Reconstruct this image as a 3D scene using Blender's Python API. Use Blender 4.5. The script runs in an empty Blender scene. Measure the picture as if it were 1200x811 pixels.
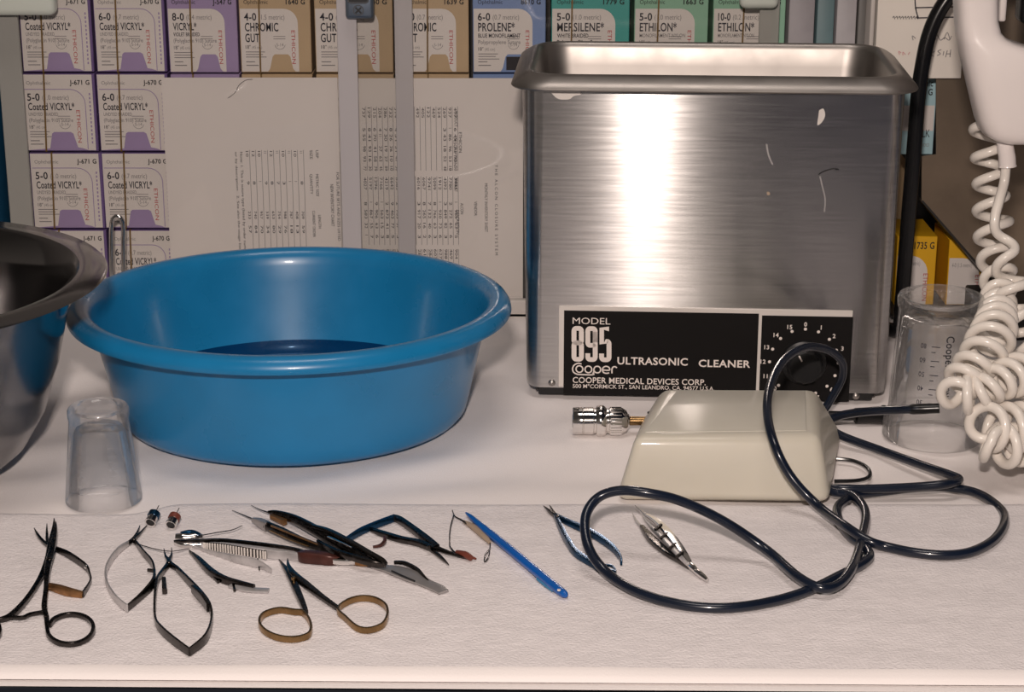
import bpy, bmesh, math, random
from mathutils import Vector, Matrix, Euler
from mathutils import noise as mnoise

random.seed(7)
R = math.radians
S = bpy.context.scene
COL = S.collection

# ------------------------------------------------------------------ camera
CAM_H, PITCH, FPX = 0.50, R(17.5), 2300.0
cam_d = bpy.data.cameras.new('camera')
cam_d.sensor_width = 36.0
cam_d.lens = FPX / 1200.0 * 36.0
cam_d.clip_start = 0.01
cam = bpy.data.objects.new('camera', cam_d)
cam.location = (0, 0, CAM_H)
cam.rotation_euler = (math.pi / 2 - PITCH, 0, 0)
COL.objects.link(cam)
S.camera = cam

# ------------------------------------------------------------------ world, lights, exposure
S.view_settings.view_transform = 'Standard'
S.view_settings.look = 'None'
S.view_settings.gamma = 1.0
S.view_settings.use_curve_mapping = False
S.view_settings.exposure = -0.2
S.cycles.use_denoising = True
S.cycles.max_bounces = 14
S.cycles.transparent_max_bounces = 24
S.cycles.transmission_bounces = 12

W = bpy.data.worlds.new('room_light')
S.world = W
W.use_nodes = True
wn, wl = W.node_tree.nodes, W.node_tree.links
wn.clear()
w_out = wn.new('ShaderNodeOutputWorld')
w_bg = wn.new('ShaderNodeBackground')
w_tc = wn.new('ShaderNodeTexCoord')
w_sep = wn.new('ShaderNodeSeparateXYZ')
w_ramp = wn.new('ShaderNodeValToRGB')
w_map = wn.new('ShaderNodeMapRange')
w_map.inputs['From Min'].default_value = -0.45
w_map.inputs['From Max'].default_value = 0.15
w_ramp.color_ramp.elements[0].color = (0.62, 0.53, 0.46, 1)
w_ramp.color_ramp.elements[1].color = (0.10, 0.115, 0.17, 1)
wl.new(w_tc.outputs['Generated'], w_sep.inputs[0])
wl.new(w_sep.outputs['X'], w_map.inputs['Value'])
wl.new(w_map.outputs[0], w_ramp.inputs[0])
w_zr = wn.new('ShaderNodeMapRange')
w_zr.inputs['From Min'].default_value = -0.1
w_zr.inputs['From Max'].default_value = 0.55
w_zr.inputs['To Min'].default_value = 1.0
w_zr.inputs['To Max'].default_value = 0.25
w_mul = wn.new('ShaderNodeVectorMath')
w_mul.operation = 'SCALE'
wl.new(w_sep.outputs['Z'], w_zr.inputs['Value'])
wl.new(w_ramp.outputs[0], w_mul.inputs[0])
wl.new(w_zr.outputs[0], w_mul.inputs['Scale'])
wl.new(w_mul.outputs[0], w_bg.inputs['Color'])
w_bg.inputs['Strength'].default_value = 0.30
wl.new(w_bg.outputs[0], w_out.inputs[0])


def area_light(name, loc, target, sx, sy, watts, color):
    d = bpy.data.lights.new(name, 'AREA')
    d.shape = 'RECTANGLE'
    d.size, d.size_y = sx, sy
    d.energy = watts
    d.color = color
    o = bpy.data.objects.new(name, d)
    o.location = loc
    o.rotation_euler = (Vector(target) - Vector(loc)).to_track_quat('-Z', 'Y').to_euler()
    COL.objects.link(o)
    return o


area_light('camera_flash', (-0.03, -0.02, 0.69), (0.0, 1.45, 0.05), 0.07, 0.045, 17.0, (1.0, 0.86, 0.775))
area_light('overhead_fill', (0.0, 0.9, 2.3), (0.0, 1.3, 0.0), 0.9, 0.5, 13.0, (1.0, 0.89, 0.82))  # soft fill added overhead to brighten the table

# ------------------------------------------------------------------ measuring helpers
CP, SP = math.cos(PITCH), math.sin(PITCH)


def ray(px, py):
    u, v = (px - 600.0) / FPX, (405.5 - py) / FPX
    return Vector((u, CP + v * SP, -SP + v * CP))


def gp(px, py, z=0.0):
    """point of the level plane at height z"""
    d = ray(px, py)
    t = (z - CAM_H) / d.z
    return Vector((d.x * t, d.y * t, z))


def vp(px, py, Y):
    """point of the upright plane at distance Y"""
    d = ray(px, py)
    t = Y / d.y
    return Vector((d.x * t, Y, CAM_H + d.z * t))


# ------------------------------------------------------------------ materials
def mat(name, color, rough=0.5, metal=0.0, var=0.0, vscale=30.0, bump=0.0, bscale=200.0,
        stretch=(1, 1, 1), coat=0.0, spec=0.5, trans=0.0, ior=1.45, sss=0.0, aniso=0.0, rvar=0.0, var_col=None, emis=None):
    m = bpy.data.materials.new(name)
    m.use_nodes = True
    n, l = m.node_tree.nodes, m.node_tree.links
    p = n['Principled BSDF']
    p.inputs['Base Color'].default_value = (*color, 1)
    p.inputs['Roughness'].default_value = rough
    p.inputs['Metallic'].default_value = metal
    p.inputs['Specular IOR Level'].default_value = spec
    p.inputs['Coat Weight'].default_value = coat
    p.inputs['Coat Roughness'].default_value = 0.08
    p.inputs['Transmission Weight'].default_value = trans
    p.inputs['IOR'].default_value = ior
    if sss:
        p.inputs['Subsurface Weight'].default_value = sss
        p.inputs['Subsurface Radius'].default_value = (0.012, 0.011, 0.009)
        p.inputs['Subsurface Scale'].default_value = 1.0
    tc = n.new('ShaderNodeTexCoord')
    mp = n.new('ShaderNodeMapping')
    mp.inputs['Scale'].default_value = stretch
    l.new(tc.outputs['Object'], mp.inputs['Vector'])
    if var or rvar:
        nz = n.new('ShaderNodeTexNoise')
        nz.inputs['Scale'].default_value = vscale
        nz.inputs['Detail'].default_value = 6
        l.new(mp.outputs[0], nz.inputs['Vector'])
        if var:
            mx = n.new('ShaderNodeMix')
            mx.data_type = 'RGBA'
            dark = var_col or tuple(c * (1 - var) for c in color)
            mx.inputs[6].default_value = (*dark, 1)
            mx.inputs[7].default_value = (*color, 1)
            rp = n.new('ShaderNodeMapRange')
            rp.inputs['From Min'].default_value = 0.35
            rp.inputs['From Max'].default_value = 0.65
            l.new(nz.outputs['Fac'], rp.inputs['Value'])
            l.new(rp.outputs[0], mx.inputs[0])
            l.new(mx.outputs[2], p.inputs['Base Color'])
        if rvar:
            rr = n.new('ShaderNodeMapRange')
            rr.inputs['From Min'].default_value = 0.3
            rr.inputs['From Max'].default_value = 0.7
            rr.inputs['To Min'].default_value = max(0.02, rough - rvar)
            rr.inputs['To Max'].default_value = rough + rvar
            l.new(nz.outputs['Fac'], rr.inputs['Value'])
            l.new(rr.outputs[0], p.inputs['Roughness'])
    if bump:
        nb = n.new('ShaderNodeTexNoise')
        nb.inputs['Scale'].default_value = bscale
        nb.inputs['Detail'].default_value = 4
        l.new(mp.outputs[0], nb.inputs['Vector'])
        bp = n.new('ShaderNodeBump')
        bp.inputs['Strength'].default_value = bump
        bp.inputs['Distance'].default_value = 0.002
        l.new(nb.outputs['Fac'], bp.inputs['Height'])
        l.new(bp.outputs[0], p.inputs['Normal'])
    if aniso:
        p.inputs['Anisotropic'].default_value = aniso
        p.inputs['Anisotropic Rotation'].default_value = 0.25
        tg = n.new('ShaderNodeTangent')
        tg.direction_type = 'RADIAL'
        tg.axis = 'Z'
        l.new(tg.outputs[0], p.inputs['Tangent'])
    return m


def clear_sheet(name, tint, gloss=0.06, rough=0.04, veil=0.0, veil_col=(0.6, 0.6, 0.6)):
    """thin clear plastic: see-through with a surface reflection and an optional milky veil"""
    m = bpy.data.materials.new(name)
    m.use_nodes = True
    n, l = m.node_tree.nodes, m.node_tree.links
    n.clear()
    out = n.new('ShaderNodeOutputMaterial')
    tr = n.new('ShaderNodeBsdfTransparent')
    tr.inputs[0].default_value = (*tint, 1)
    gl = n.new('ShaderNodeBsdfGlossy')
    gl.inputs['Roughness'].default_value = rough
    fr = n.new('ShaderNodeFresnel')
    fr.inputs[0].default_value = 1.45
    tc = n.new('ShaderNodeTexCoord')
    nz = n.new('ShaderNodeTexNoise')
    nz.inputs['Scale'].default_value = 9.0
    bp = n.new('ShaderNodeBump')
    bp.inputs['Strength'].default_value = 0.05
    bp.inputs['Distance'].default_value = 0.004
    l.new(tc.outputs['Object'], nz.inputs['Vector'])
    l.new(nz.outputs['Fac'], bp.inputs['Height'])
    l.new(bp.outputs[0], gl.inputs['Normal'])
    mx = n.new('ShaderNodeMixShader')
    base = tr
    if veil:
        df = n.new('ShaderNodeBsdfDiffuse')
        df.inputs[0].default_value = (*veil_col, 1)
        m2 = n.new('ShaderNodeMixShader')
        m2.inputs[0].default_value = veil
        l.new(tr.outputs[0], m2.inputs[1])
        l.new(df.outputs[0], m2.inputs[2])
        base = m2
    ml = n.new('ShaderNodeMath')
    ml.operation = 'MULTIPLY'
    ml.inputs[1].default_value = 0.6
    l.new(fr.outputs[0], ml.inputs[0])
    l.new(ml.outputs[0], mx.inputs[0])
    l.new(base.outputs[0], mx.inputs[1])
    l.new(gl.outputs[0], mx.inputs[2])
    l.new(mx.outputs[0], out.inputs[0])
    return m


M = {}
M['cloth'] = mat('smooth_white_cloth', (0.92, 0.865, 0.85), 0.85, var=0.04, vscale=6, bump=0.15, bscale=900, spec=0.15)
M['towel'] = mat('white_terry', (0.84, 0.795, 0.80), 0.95, var=0.06, vscale=90, bump=0.45, bscale=520, spec=0.05)
M['navy_laminate'] = mat('dark_navy_laminate', (0.006, 0.009, 0.016), 0.5, var=0.2)
M['wall'] = mat('grey_wall_paint', (0.20, 0.19, 0.18), 0.8, var=0.1, bump=0.1)
M['floor'] = mat('grey_floor', (0.07, 0.068, 0.065), 0.6, var=0.2)
M['blue_plastic'] = mat('blue_plastic', (0.010, 0.205, 0.455), 0.30, var=0.12, vscale=18, coat=0.2, rvar=0.06)
M['bowl_steel'] = mat('polished_bowl_steel', (0.26, 0.25, 0.25), 0.17, 1.0, rvar=0.05, vscale=14, bump=0.02, bscale=60)
M['brushed'] = mat('brushed_steel', (0.60, 0.585, 0.575), 0.215, 1.0, var=0.16, vscale=60, stretch=(0.3, 1, 9), aniso=1.0,
                   rvar=0.012)
M['rim_steel'] = mat('satin_steel', (0.36, 0.335, 0.315), 0.42, 1.0, rvar=0.04, vscale=40, var=0.08)
M['chrome'] = mat('chrome', (0.80, 0.78, 0.76), 0.09, 1.0, rvar=0.03)
M['dark_steel'] = mat('dark_instrument_steel', (0.085, 0.076, 0.072), 0.26, 1.0, var=0.35, vscale=160, rvar=0.08)
M['pale_steel'] = mat('pale_instrument_steel', (0.62, 0.60, 0.60), 0.34, 0.55, var=0.25, rvar=0.08, vscale=120)
M['satin_flat'] = mat('matt_grey_steel', (0.42, 0.40, 0.395), 0.45, 0.7, var=0.12, vscale=90)
M['bronze'] = mat('gold_bronze', (0.34, 0.215, 0.10), 0.28, 1.0, var=0.3, vscale=90, rvar=0.06)
M['rust'] = mat('amber_brown_plated_metal', (0.40, 0.21, 0.09), 0.35, 0.8, var=0.4, vscale=200)
M['maroon'] = mat('maroon_handle', (0.085, 0.028, 0.022), 0.35, 0.3, var=0.4, vscale=120)
M['red_brown'] = mat('red_brown_tag', (0.16, 0.04, 0.025), 0.5, var=0.2)
M['tan'] = mat('tan_plastic', (0.42, 0.32, 0.23), 0.5, var=0.15)
M['black'] = mat('black_plastic', (0.008, 0.008, 0.009), 0.42, var=0.2)
M['black_gloss'] = mat('glossy_black_rubber', (0.006, 0.006, 0.007), 0.25, var=0.2)
M['navy_cord'] = mat('navy_rubber', (0.007, 0.012, 0.026), 0.26, var=0.25, coat=0.3)
M['panel_black'] = mat('black_enamel', (0.006, 0.005, 0.005), 0.55, var=0.1, spec=0.2)
M['print_white'] = mat('cream_print', (0.80, 0.72, 0.67), 0.6, var=0.03)
M['panel_frame'] = mat('pale_aluminium', (0.72, 0.67, 0.63), 0.5, 0.2, var=0.04)
M['milky'] = mat('milky_plastic', (0.60, 0.565, 0.48), 0.42, var=0.04, vscale=20, sss=0.35, bump=0.05, bscale=25, coat=0.25)
M['phone'] = mat('white_phone_plastic', (0.83, 0.765, 0.74), 0.28, var=0.02, coat=0.3)
M['cordwhite'] = mat('cream_cord_plastic', (0.82, 0.765, 0.70), 0.30, var=0.03, coat=0.3)
M['paper'] = mat('white_paper', (0.76, 0.705, 0.68), 0.75, var=0.03, vscale=8, spec=0.2)
M['card'] = mat('cream_card', (0.78, 0.725, 0.66), 0.75, var=0.03, vscale=8, spec=0.2)
M['ink'] = mat('grey_ink', (0.035, 0.033, 0.045), 0.8)
M['ink_pale'] = mat('pale_grey_ink', (0.24, 0.225, 0.23), 0.8)
M['ink_black'] = mat('black_ink', (0.015, 0.014, 0.018), 0.7)
M['ink_red'] = mat('red_ink', (0.48, 0.055, 0.06), 0.7)
M['ink_pink'] = mat('pink_ink', (0.60, 0.33, 0.33), 0.8)
M['carton_white'] = mat('white_carton', (0.74, 0.685, 0.655), 0.45, var=0.03, spec=0.4)
M['lavender'] = mat('lavender_carton', (0.36, 0.27, 0.47), 0.45, var=0.04)
M['violet'] = mat('violet_carton', (0.16, 0.10, 0.27), 0.5, var=0.05)
M['tan_carton'] = mat('tan_carton', (0.52, 0.375, 0.225), 0.45, var=0.05)
M['blue_carton'] = mat('blue_carton', (0.19, 0.28, 0.52), 0.45, var=0.05)
M['teal_carton'] = mat('teal_carton', (0.055, 0.36, 0.33), 0.45, var=0.05)
M['green_carton'] = mat('mint_carton', (0.27, 0.50, 0.36), 0.45, var=0.05)
M['sky_carton'] = mat('pale_blue_carton', (0.40, 0.60, 0.66), 0.45, var=0.04)
M['yellow_carton'] = mat('yellow_carton', (0.78, 0.42, 0.012), 0.45, var=0.05)
M['carton_dark'] = mat('dark_card', (0.03, 0.026, 0.03), 0.8)  # dark foot patch on the blue carton
M['grey_binder'] = mat('grey_binder', (0.33, 0.31, 0.33), 0.5, var=0.08, vscale=60)
M['teal_binder'] = mat('slate_teal_binder', (0.13, 0.21, 0.23), 0.5, var=0.08, vscale=60)
M['pale_binder'] = mat('pale_grey_binder', (0.42, 0.40, 0.42), 0.5, var=0.08, vscale=60)
M['dark_binder'] = mat('dark_grey_binder', (0.13, 0.125, 0.12), 0.5, var=0.08, vscale=60)
M['blue_binder'] = mat('blue_binder', (0.01, 0.09, 0.19), 0.5, var=0.08)
M['rubber_band'] = mat('amber_rubber_band', (0.20, 0.115, 0.03), 0.5, var=0.15)
M['cab_paint'] = mat('cream_cabinet_paint', (0.56, 0.52, 0.49), 0.55, var=0.05)
M['cab_dark'] = mat('dark_cabinet_lining', (0.05, 0.045, 0.045), 0.7, var=0.1)
M['frosted'] = clear_sheet('frosted_grey_acrylic', (0.80, 0.80, 0.81), rough=0.2, veil=0.55, veil_col=(0.80, 0.76, 0.78))
M['frosted_pale'] = clear_sheet('frosted_pale_acrylic', (0.86, 0.88, 0.86), rough=0.2, veil=0.55, veil_col=(0.50, 0.49, 0.46))
M['acrylic'] = clear_sheet('clear_acrylic', (0.97, 0.97, 0.965))
M['pull'] = mat('milky_green_plastic', (0.62, 0.66, 0.60), 0.35, var=0.05, coat=0.2)
M['lock'] = mat('blue_grey_lock_metal', (0.22, 0.27, 0.34), 0.35, 0.8, var=0.1)


def thin_glass(name, tint, share):
    """moulded clear ware: partly refracting, mostly see-through walls with bright edges"""
    m = clear_sheet(name, tint, rough=0.02, veil=0.028, veil_col=(0.98, 0.98, 0.98))
    n, l = m.node_tree.nodes, m.node_tree.links
    out = [x for x in n if x.type == 'OUTPUT_MATERIAL'][0]
    prev = out.inputs[0].links[0].from_socket
    g = n.new('ShaderNodeBsdfGlass')
    g.inputs['IOR'].default_value = 1.45
    g.inputs['Roughness'].default_value = 0.02
    nz = [x for x in n if x.type == 'TEX_NOISE'][0]
    nz.inputs['Scale'].default_value = 70.0
    mp = n.new('ShaderNodeMapping')
    mp.inputs['Scale'].default_value = (1.0, 1.0, 0.35)
    l.new([x for x in n if x.type == 'TEX_COORD'][0].outputs['Object'], mp.inputs['Vector'])
    l.new(mp.outputs[0], nz.inputs['Vector'])
    bp = [x for x in n if x.type == 'BUMP'][0]
    bp.inputs['Strength'].default_value = 0.12
    l.new(bp.outputs[0], g.inputs['Normal'])
    mx = n.new('ShaderNodeMixShader')
    mx.inputs[0].default_value = share
    l.new(prev, mx.inputs[1])
    l.new(g.outputs[0], mx.inputs[2])
    l.new(mx.outputs[0], out.inputs[0])
    return m


M['water'] = clear_sheet('added_water', (0.42, 0.55, 0.68), rough=0.02)
M['glass'] = thin_glass('clear_glass', (0.998, 0.998, 1.0), 0.18)
M['clear_plastic'] = thin_glass('clear_plastic', (0.998, 0.998, 0.998), 0.08)
M['side_metal'] = mat('grey_brown_sheet_metal', (0.34, 0.265, 0.195), 0.40, 0.8, var=0.45, vscale=7, bump=0.03, bscale=300)
M['dark_metal'] = mat('dark_sheet_metal', (0.035, 0.033, 0.034), 0.5, 0.5, var=0.2)
M['blue_handle'] = mat('blue_handle_plastic', (0.003, 0.10, 0.42), 0.32, var=0.1, coat=0.2)
M['blue_steel'] = mat('blued_titanium', (0.010, 0.065, 0.15), 0.28, 0.85, var=0.55, vscale=130, rvar=0.08)
M['pale_blue'] = mat('pale_blue_plastic', (0.02, 0.22, 0.45), 0.4, var=0.1)


# ------------------------------------------------------------------ text outlines
_tcache = {}


def text_geom(s, bold=0.0):
    key = (s, bold)
    if key in _tcache:
        return _tcache[key]
    cu = bpy.data.curves.new('lettering', 'FONT')
    cu.body = s
    cu.size = 1.0
    cu.resolution_u = 3
    cu.offset = bold
    cu.space_character = 1.0 + bold * 3
    o = bpy.data.objects.new('lettering', cu)
    COL.objects.link(o)
    dg = bpy.context.evaluated_depsgraph_get()
    dg.update()
    me = bpy.data.meshes.new_from_object(o.evaluated_get(dg))
    vs = [(v.co.x, v.co.y) for v in me.vertices]
    fs = [tuple(p.vertices) for p in me.polygons]
    if vs:
        x0 = min(v[0] for v in vs); x1 = max(v[0] for v in vs)
    else:
        x0, x1 = 0, 1
    bpy.data.objects.remove(o)
    bpy.data.curves.remove(cu)
    bpy.data.meshes.remove(me)
    _tcache[key] = (vs, fs, x0, x1)
    return _tcache[key]


def catmull(pts, res, closed=False):
    pts = [tuple(p) for p in pts]
    n, out = len(pts), []
    segs = n if closed else n - 1
    for i in range(segs):
        if closed:
            p0, p1, p2, p3 = pts[(i - 1) % n], pts[i], pts[(i + 1) % n], pts[(i + 2) % n]
        else:
            p0, p1, p2, p3 = pts[max(i - 1, 0)], pts[i], pts[i + 1], pts[min(i + 2, n - 1)]
        for k in range(res):
            t = k / res
            out.append(tuple(0.5 * (2 * b + (c - a) * t + (2 * a - 5 * b + 4 * c - d) * t * t +
                                    (3 * b - a - 3 * c + d) * t ** 3) for a, b, c, d in zip(p0, p1, p2, p3)))
    if not closed:
        out.append(pts[-1])
    return out


class Frame:
    """a flat surface to print on: origin, right and up vectors"""
    def __init__(self, o, ux=(1, 0, 0), uy=(0, 0, 1), lift=0.0003):
        self.o, self.ux, self.uy = Vector(o), Vector(ux).normalized(), Vector(uy).normalized()
        self.n = self.ux.cross(self.uy)
        self.lift = lift

    def p(self, x, y, k=1.0):
        return self.o + self.ux * x + self.uy * y + self.n * self.lift * k


class MB:
    def __init__(self):
        self.v, self.f, self.m, self.mats = [], [], [], []

    def mi(self, m):
        if m not in self.mats:
            self.mats.append(m)
        return self.mats.index(m)

    def add(self, verts, faces, m):
        b, k = len(self.v), self.mi(m)
        self.v += [Vector(v) for v in verts]
        for f in faces:
            self.f.append(tuple(b + i for i in f))
            self.m.append(k)
        return self

    def bm(self, bm, m):
        bm.verts.index_update()
        self.add([v.co.copy() for v in bm.verts], [[v.index for v in f.verts] for f in bm.faces], m)
        bm.free()
        return self

    def box(self, x0, x1, y0, y1, z0, z1, m, bev=0.0, seg=3, taper=None):
        b = bmesh.new()
        bmesh.ops.create_cube(b, size=1.0)
        for v in b.verts:
            v.co = Vector((x0 if v.co.x < 0 else x1, y0 if v.co.y < 0 else y1, z0 if v.co.z < 0 else z1))
        if bev:
            bmesh.ops.bevel(b, geom=list(b.edges), offset=bev, segments=seg, affect='EDGES', profile=0.5)
        return self.bm(b, m)

    def hexa(self, c8, m, bev=0.0, seg=3):
        """c8: four bottom corners then four top corners, both counter-clockwise"""
        b = bmesh.new()
        vs = [b.verts.new(c) for c in c8]
        for q in ((3, 2, 1, 0), (4, 5, 6, 7), (0, 1, 5, 4), (1, 2, 6, 5), (2, 3, 7, 6), (3, 0, 4, 7)):
            b.faces.new([vs[i] for i in q])
        if bev:
            bmesh.ops.bevel(b, geom=list(b.edges), offset=bev, segments=seg, affect='EDGES', profile=0.5)
        return self.bm(b, m)

    def lathe(self, prof, c, m, n=96, cap0=True, cap1=False, ell=(1, 1)):
        c = Vector(c)
        vs, fs = [], []
        for r, z in prof:
            for k in range(n):
                a = 2 * math.pi * k / n
                vs.append(c + Vector((r * math.cos(a) * ell[0], r * math.sin(a) * ell[1], z)))
        for i in range(len(prof) - 1):
            for k in range(n):
                k2 = (k + 1) % n
                fs.append((i * n + k, i * n + k2, (i + 1) * n + k2, (i + 1) * n + k))
        if cap0:
            fs.append(tuple(reversed(range(n))))
        if cap1:
            b = (len(prof) - 1) * n
            fs.append(tuple(b + k for k in range(n)))
        return self.add(vs, fs, m)

    def loft(self, loops, m, cap0=False, cap1=False):
        n = len(loops[0])
        vs = [p for lp in loops for p in lp]
        fs = []
        for i in range(len(loops) - 1):
            for k in range(n):
                k2 = (k + 1) % n
                fs.append((i * n + k, i * n + k2, (i + 1) * n + k2, (i + 1) * n + k))
        if cap0:
            fs.append(tuple(reversed(range(n))))
        if cap1:
            b = (len(loops) - 1) * n
            fs.append(tuple(b + k for k in range(n)))
        return self.add(vs, fs, m)

    def sweep(self, pts, m, n=10, res=6, closed=False, rect=False, up=(0, 0, 1), smooth=True):
        """pts: (x, y, z, half_width, half_height); width lies level, height along up"""
        P = catmull(pts, res, closed) if smooth else [tuple(p) for p in pts]
        N = len(P)
        up = Vector(up)
        loops = []
        prev_side = None
        for i in range(N):
            a = Vector(P[(i - 1) % N][:3]) if (closed or i > 0) else Vector(P[i][:3])
            b = Vector(P[(i + 1) % N][:3]) if (closed or i < N - 1) else Vector(P[i][:3])
            t = b - a
            t = t.normalized() if t.length > 1e-9 else Vector((1, 0, 0))
            side = t.cross(up)
            if side.length < 0.15:
                side = prev_side.copy() if prev_side else Vector((1, 0, 0))
                side -= t * side.dot(t)
            side.normalize()
            if prev_side and side.dot(prev_side) < 0 and not closed:
                side = -side
            prev_side = side
            u2 = side.cross(t).normalized()
            c, w, h = Vector(P[i][:3]), P[i][3], P[i][4]
            lp = []
            for k in range(n):
                an = 2 * math.pi * (k + 0.5) / n
                ca, sa = math.cos(an), math.sin(an)
                if rect:
                    e = 0.35
                    ca = math.copysign(abs(ca) ** e, ca)
                    sa = math.copysign(abs(sa) ** e, sa)
                lp.append(c + side * (w * ca) + u2 * (h * sa))
            loops.append(lp)
        if closed:
            loops.append(loops[0])
        return self.loft(loops, m, not closed, not closed)

    def tube(self, pts, r, m, n=10, res=8, closed=False, smooth=True):
        """round tube with a twist-free frame"""
        P = [Vector(p) for p in (catmull(pts, res, closed) if smooth else pts)]
        N = len(P)
        t0 = (P[1] - P[0]).normalized()
        nv = t0.orthogonal().normalized()
        loops = []
        for i in range(N):
            a, b = P[max(i - 1, 0)], P[min(i + 1, N - 1)]
            if closed:
                a, b = P[(i - 1) % N], P[(i + 1) % N]
            t = (b - a).normalized() if (b - a).length > 1e-9 else t0
            nv = (nv - t * nv.dot(t)).normalized()
            bv = t.cross(nv)
            rr = r[i * (len(r) - 1) // max(1, N - 1)] if isinstance(r, (list, tuple)) else r
            loops.append([P[i] + (nv * math.cos(2 * math.pi * k / n) + bv * math.sin(2 * math.pi * k / n)) * rr
                          for k in range(n)])
        if closed:
            loops.append(loops[0])
        return self.loft(loops, m, not closed, not closed)

    def prism(self, fr, poly, depth, m):
        """extrude a flat outline (counter-clockwise, in a Frame) towards its back"""
        n = len(poly)
        a = [fr.o + fr.ux * x + fr.uy * y for x, y in poly]
        b = [p - fr.n * depth for p in a]
        fs = [tuple(range(n)), tuple(reversed(range(n, 2 * n)))]
        fs += [(i, n + i, n + (i + 1) % n, (i + 1) % n) for i in range(n)]
        return self.add(a + b, fs, m)

    def flat(self, fr, poly, m, k=1.0):
        return self.add([fr.p(x, y, k) for x, y in poly], [tuple(range(len(poly)))], m)

    def rect2(self, fr, x0, y0, x1, y1, m, k=1.0):
        return self.flat(fr, [(x0, y0), (x1, y0), (x1, y1), (x0, y1)], m, k)

    def stroke(self, fr, pts, w, m, k=2.0, res=5, closed=False, smooth=True):
        P = catmull(pts, res, closed) if smooth else pts
        P = [Vector((p[0], p[1])) for p in P]
        if closed:
            P.append(P[0])
        vs, fs = [], []
        for i, p in enumerate(P):
            a, b = P[max(i - 1, 0)], P[min(i + 1, len(P) - 1)]
            if closed and i in (0, len(P) - 1):
                a, b = P[-2], P[1]
            t = (b - a)
            t = t.normalized() if t.length > 0 else Vector((1, 0))
            nn = Vector((-t.y, t.x)) * w / 2
            vs += [fr.p(*(p + nn), k), fr.p(*(p - nn), k)]
            if i:
                j = 2 * i
                fs.append((j - 2, j - 1, j + 1, j))
        return self.add(vs, fs, m)

    def text(self, fr, s, x, y, h, m, w=None, rot=0.0, bold=0.0, k=2.0, align='l'):
        """lettering with cap height h; w squeezes it to a width; rot in degrees about (x, y)"""
        vs, fs, x0, x1 = text_geom(s, bold)
        if not vs:
            return self
        sc = h / 0.70
        sx = (w / (x1 - x0)) if w else sc
        if set(s) <= {'1'}:
            sx = min(sx, sc)
        off = {'l': x0, 'r': x1, 'c': (x0 + x1) / 2}[align]
        ca, sa = math.cos(R(rot)), math.sin(R(rot))
        out = []
        for vx, vy in vs:
            a, b = (vx - off) * sx, vy * sc
            out.append(fr.p(x + a * ca - b * sa, y + a * sa + b * ca, k))
        return self.add(out, fs, m)

    def build(self, name, parent=None, origin=None, label=None, sharp=38):
        o_ = Vector(origin) if origin is not None else (ROOT[parent.name] if parent else Vector((0, 0, 0)))
        me = bpy.data.meshes.new(name)
        me.from_pydata([tuple(v - o_) for v in self.v], [], self.f)
        for mm in self.mats:
            me.materials.append(M[mm])
        me.polygons.foreach_set('material_index', self.m)
        me.validate()
        b = bmesh.new()
        b.from_mesh(me)
        bmesh.ops.remove_doubles(b, verts=list(b.verts), dist=1e-7)
        b.to_mesh(me)
        b.free()
        me.shade_smooth()
        me.set_sharp_from_angle(angle=R(sharp))
        ob = bpy.data.objects.new(name, me)
        COL.objects.link(ob)
        if parent:
            ob.parent = parent
        else:
            ob.location = o_
        ROOT[ob.name] = o_
        if label:
            ob['label'] = label
        return ob


ROOT = {}


def tag(o, label, cat, group=None):
    o['label'], o['category'] = label, cat
    if group:
        o['group'] = group
    return o


def struct(o):
    o['kind'] = 'structure'
    return o


def thing(name, loc, label, cat, group=None, rotz=0.0):
    o = bpy.data.objects.new(name, None)
    o.empty_display_size = 0.02
    o.location = loc
    o.rotation_euler = (0, 0, rotz)
    COL.objects.link(o)
    ROOT[o.name] = Vector(loc)
    return tag(o, label, cat, group)


def rrect(x0, x1, y0, y1, r, z, n=8):
    pts = []
    for cx, cy, a0 in ((x1 - r, y1 - r, 0), (x0 + r, y1 - r, 90), (x0 + r, y0 + r, 180), (x1 - r, y0 + r, 270)):
        for k in range(n + 1):
            a = R(a0 + 90 * k / n)
            pts.append(Vector((cx + r * math.cos(a), cy + r * math.sin(a), z)))
    return pts

# ================================================================== SETTING
b = MB().box(-1.6, 1.6, 1.86, 1.92, -0.86, 1.6, 'wall')
struct(b.build('wall_back', origin=(0, 1.86, -0.86)))
b = MB().box(-1.6, 1.6, -0.6, 1.92, -0.90, -0.86, 'floor')
struct(b.build('floor', origin=(0, 0.6, -0.86)))

# ---- counter the whole still life stands on
counter = thing('counter', (0, 1.40, -0.86), 'dark navy counter along the bottom edge, under the white cloth', 'counter')
MB().box(-0.95, 0.95, 0.9755, 1.855, -0.04, -0.0042, 'navy_laminate', 0.0012).build('worktop', counter)
MB().box(-0.93, 0.93, 1.02, 1.85, -0.86, -0.04, 'navy_laminate', 0.004).build('cabinet_body', counter)

# ---- smooth white cloth
fl, fr_ = gp(0, 799), gp(1200, 807)


def cloth_z(x, y):
    a = mnoise.noise(Vector((x * 7 + y * 5, y * 22 - x * 9, 0.3))) * 0.0040
    c = mnoise.noise(Vector((x * 3.1, y * 9, 4.1))) * 0.0040
    k = max(0.0, min(1.0, (y - 1.22) / 0.06))
    return max(-0.0040, -0.0012 + (a + c - 0.0004) * k)


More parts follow.
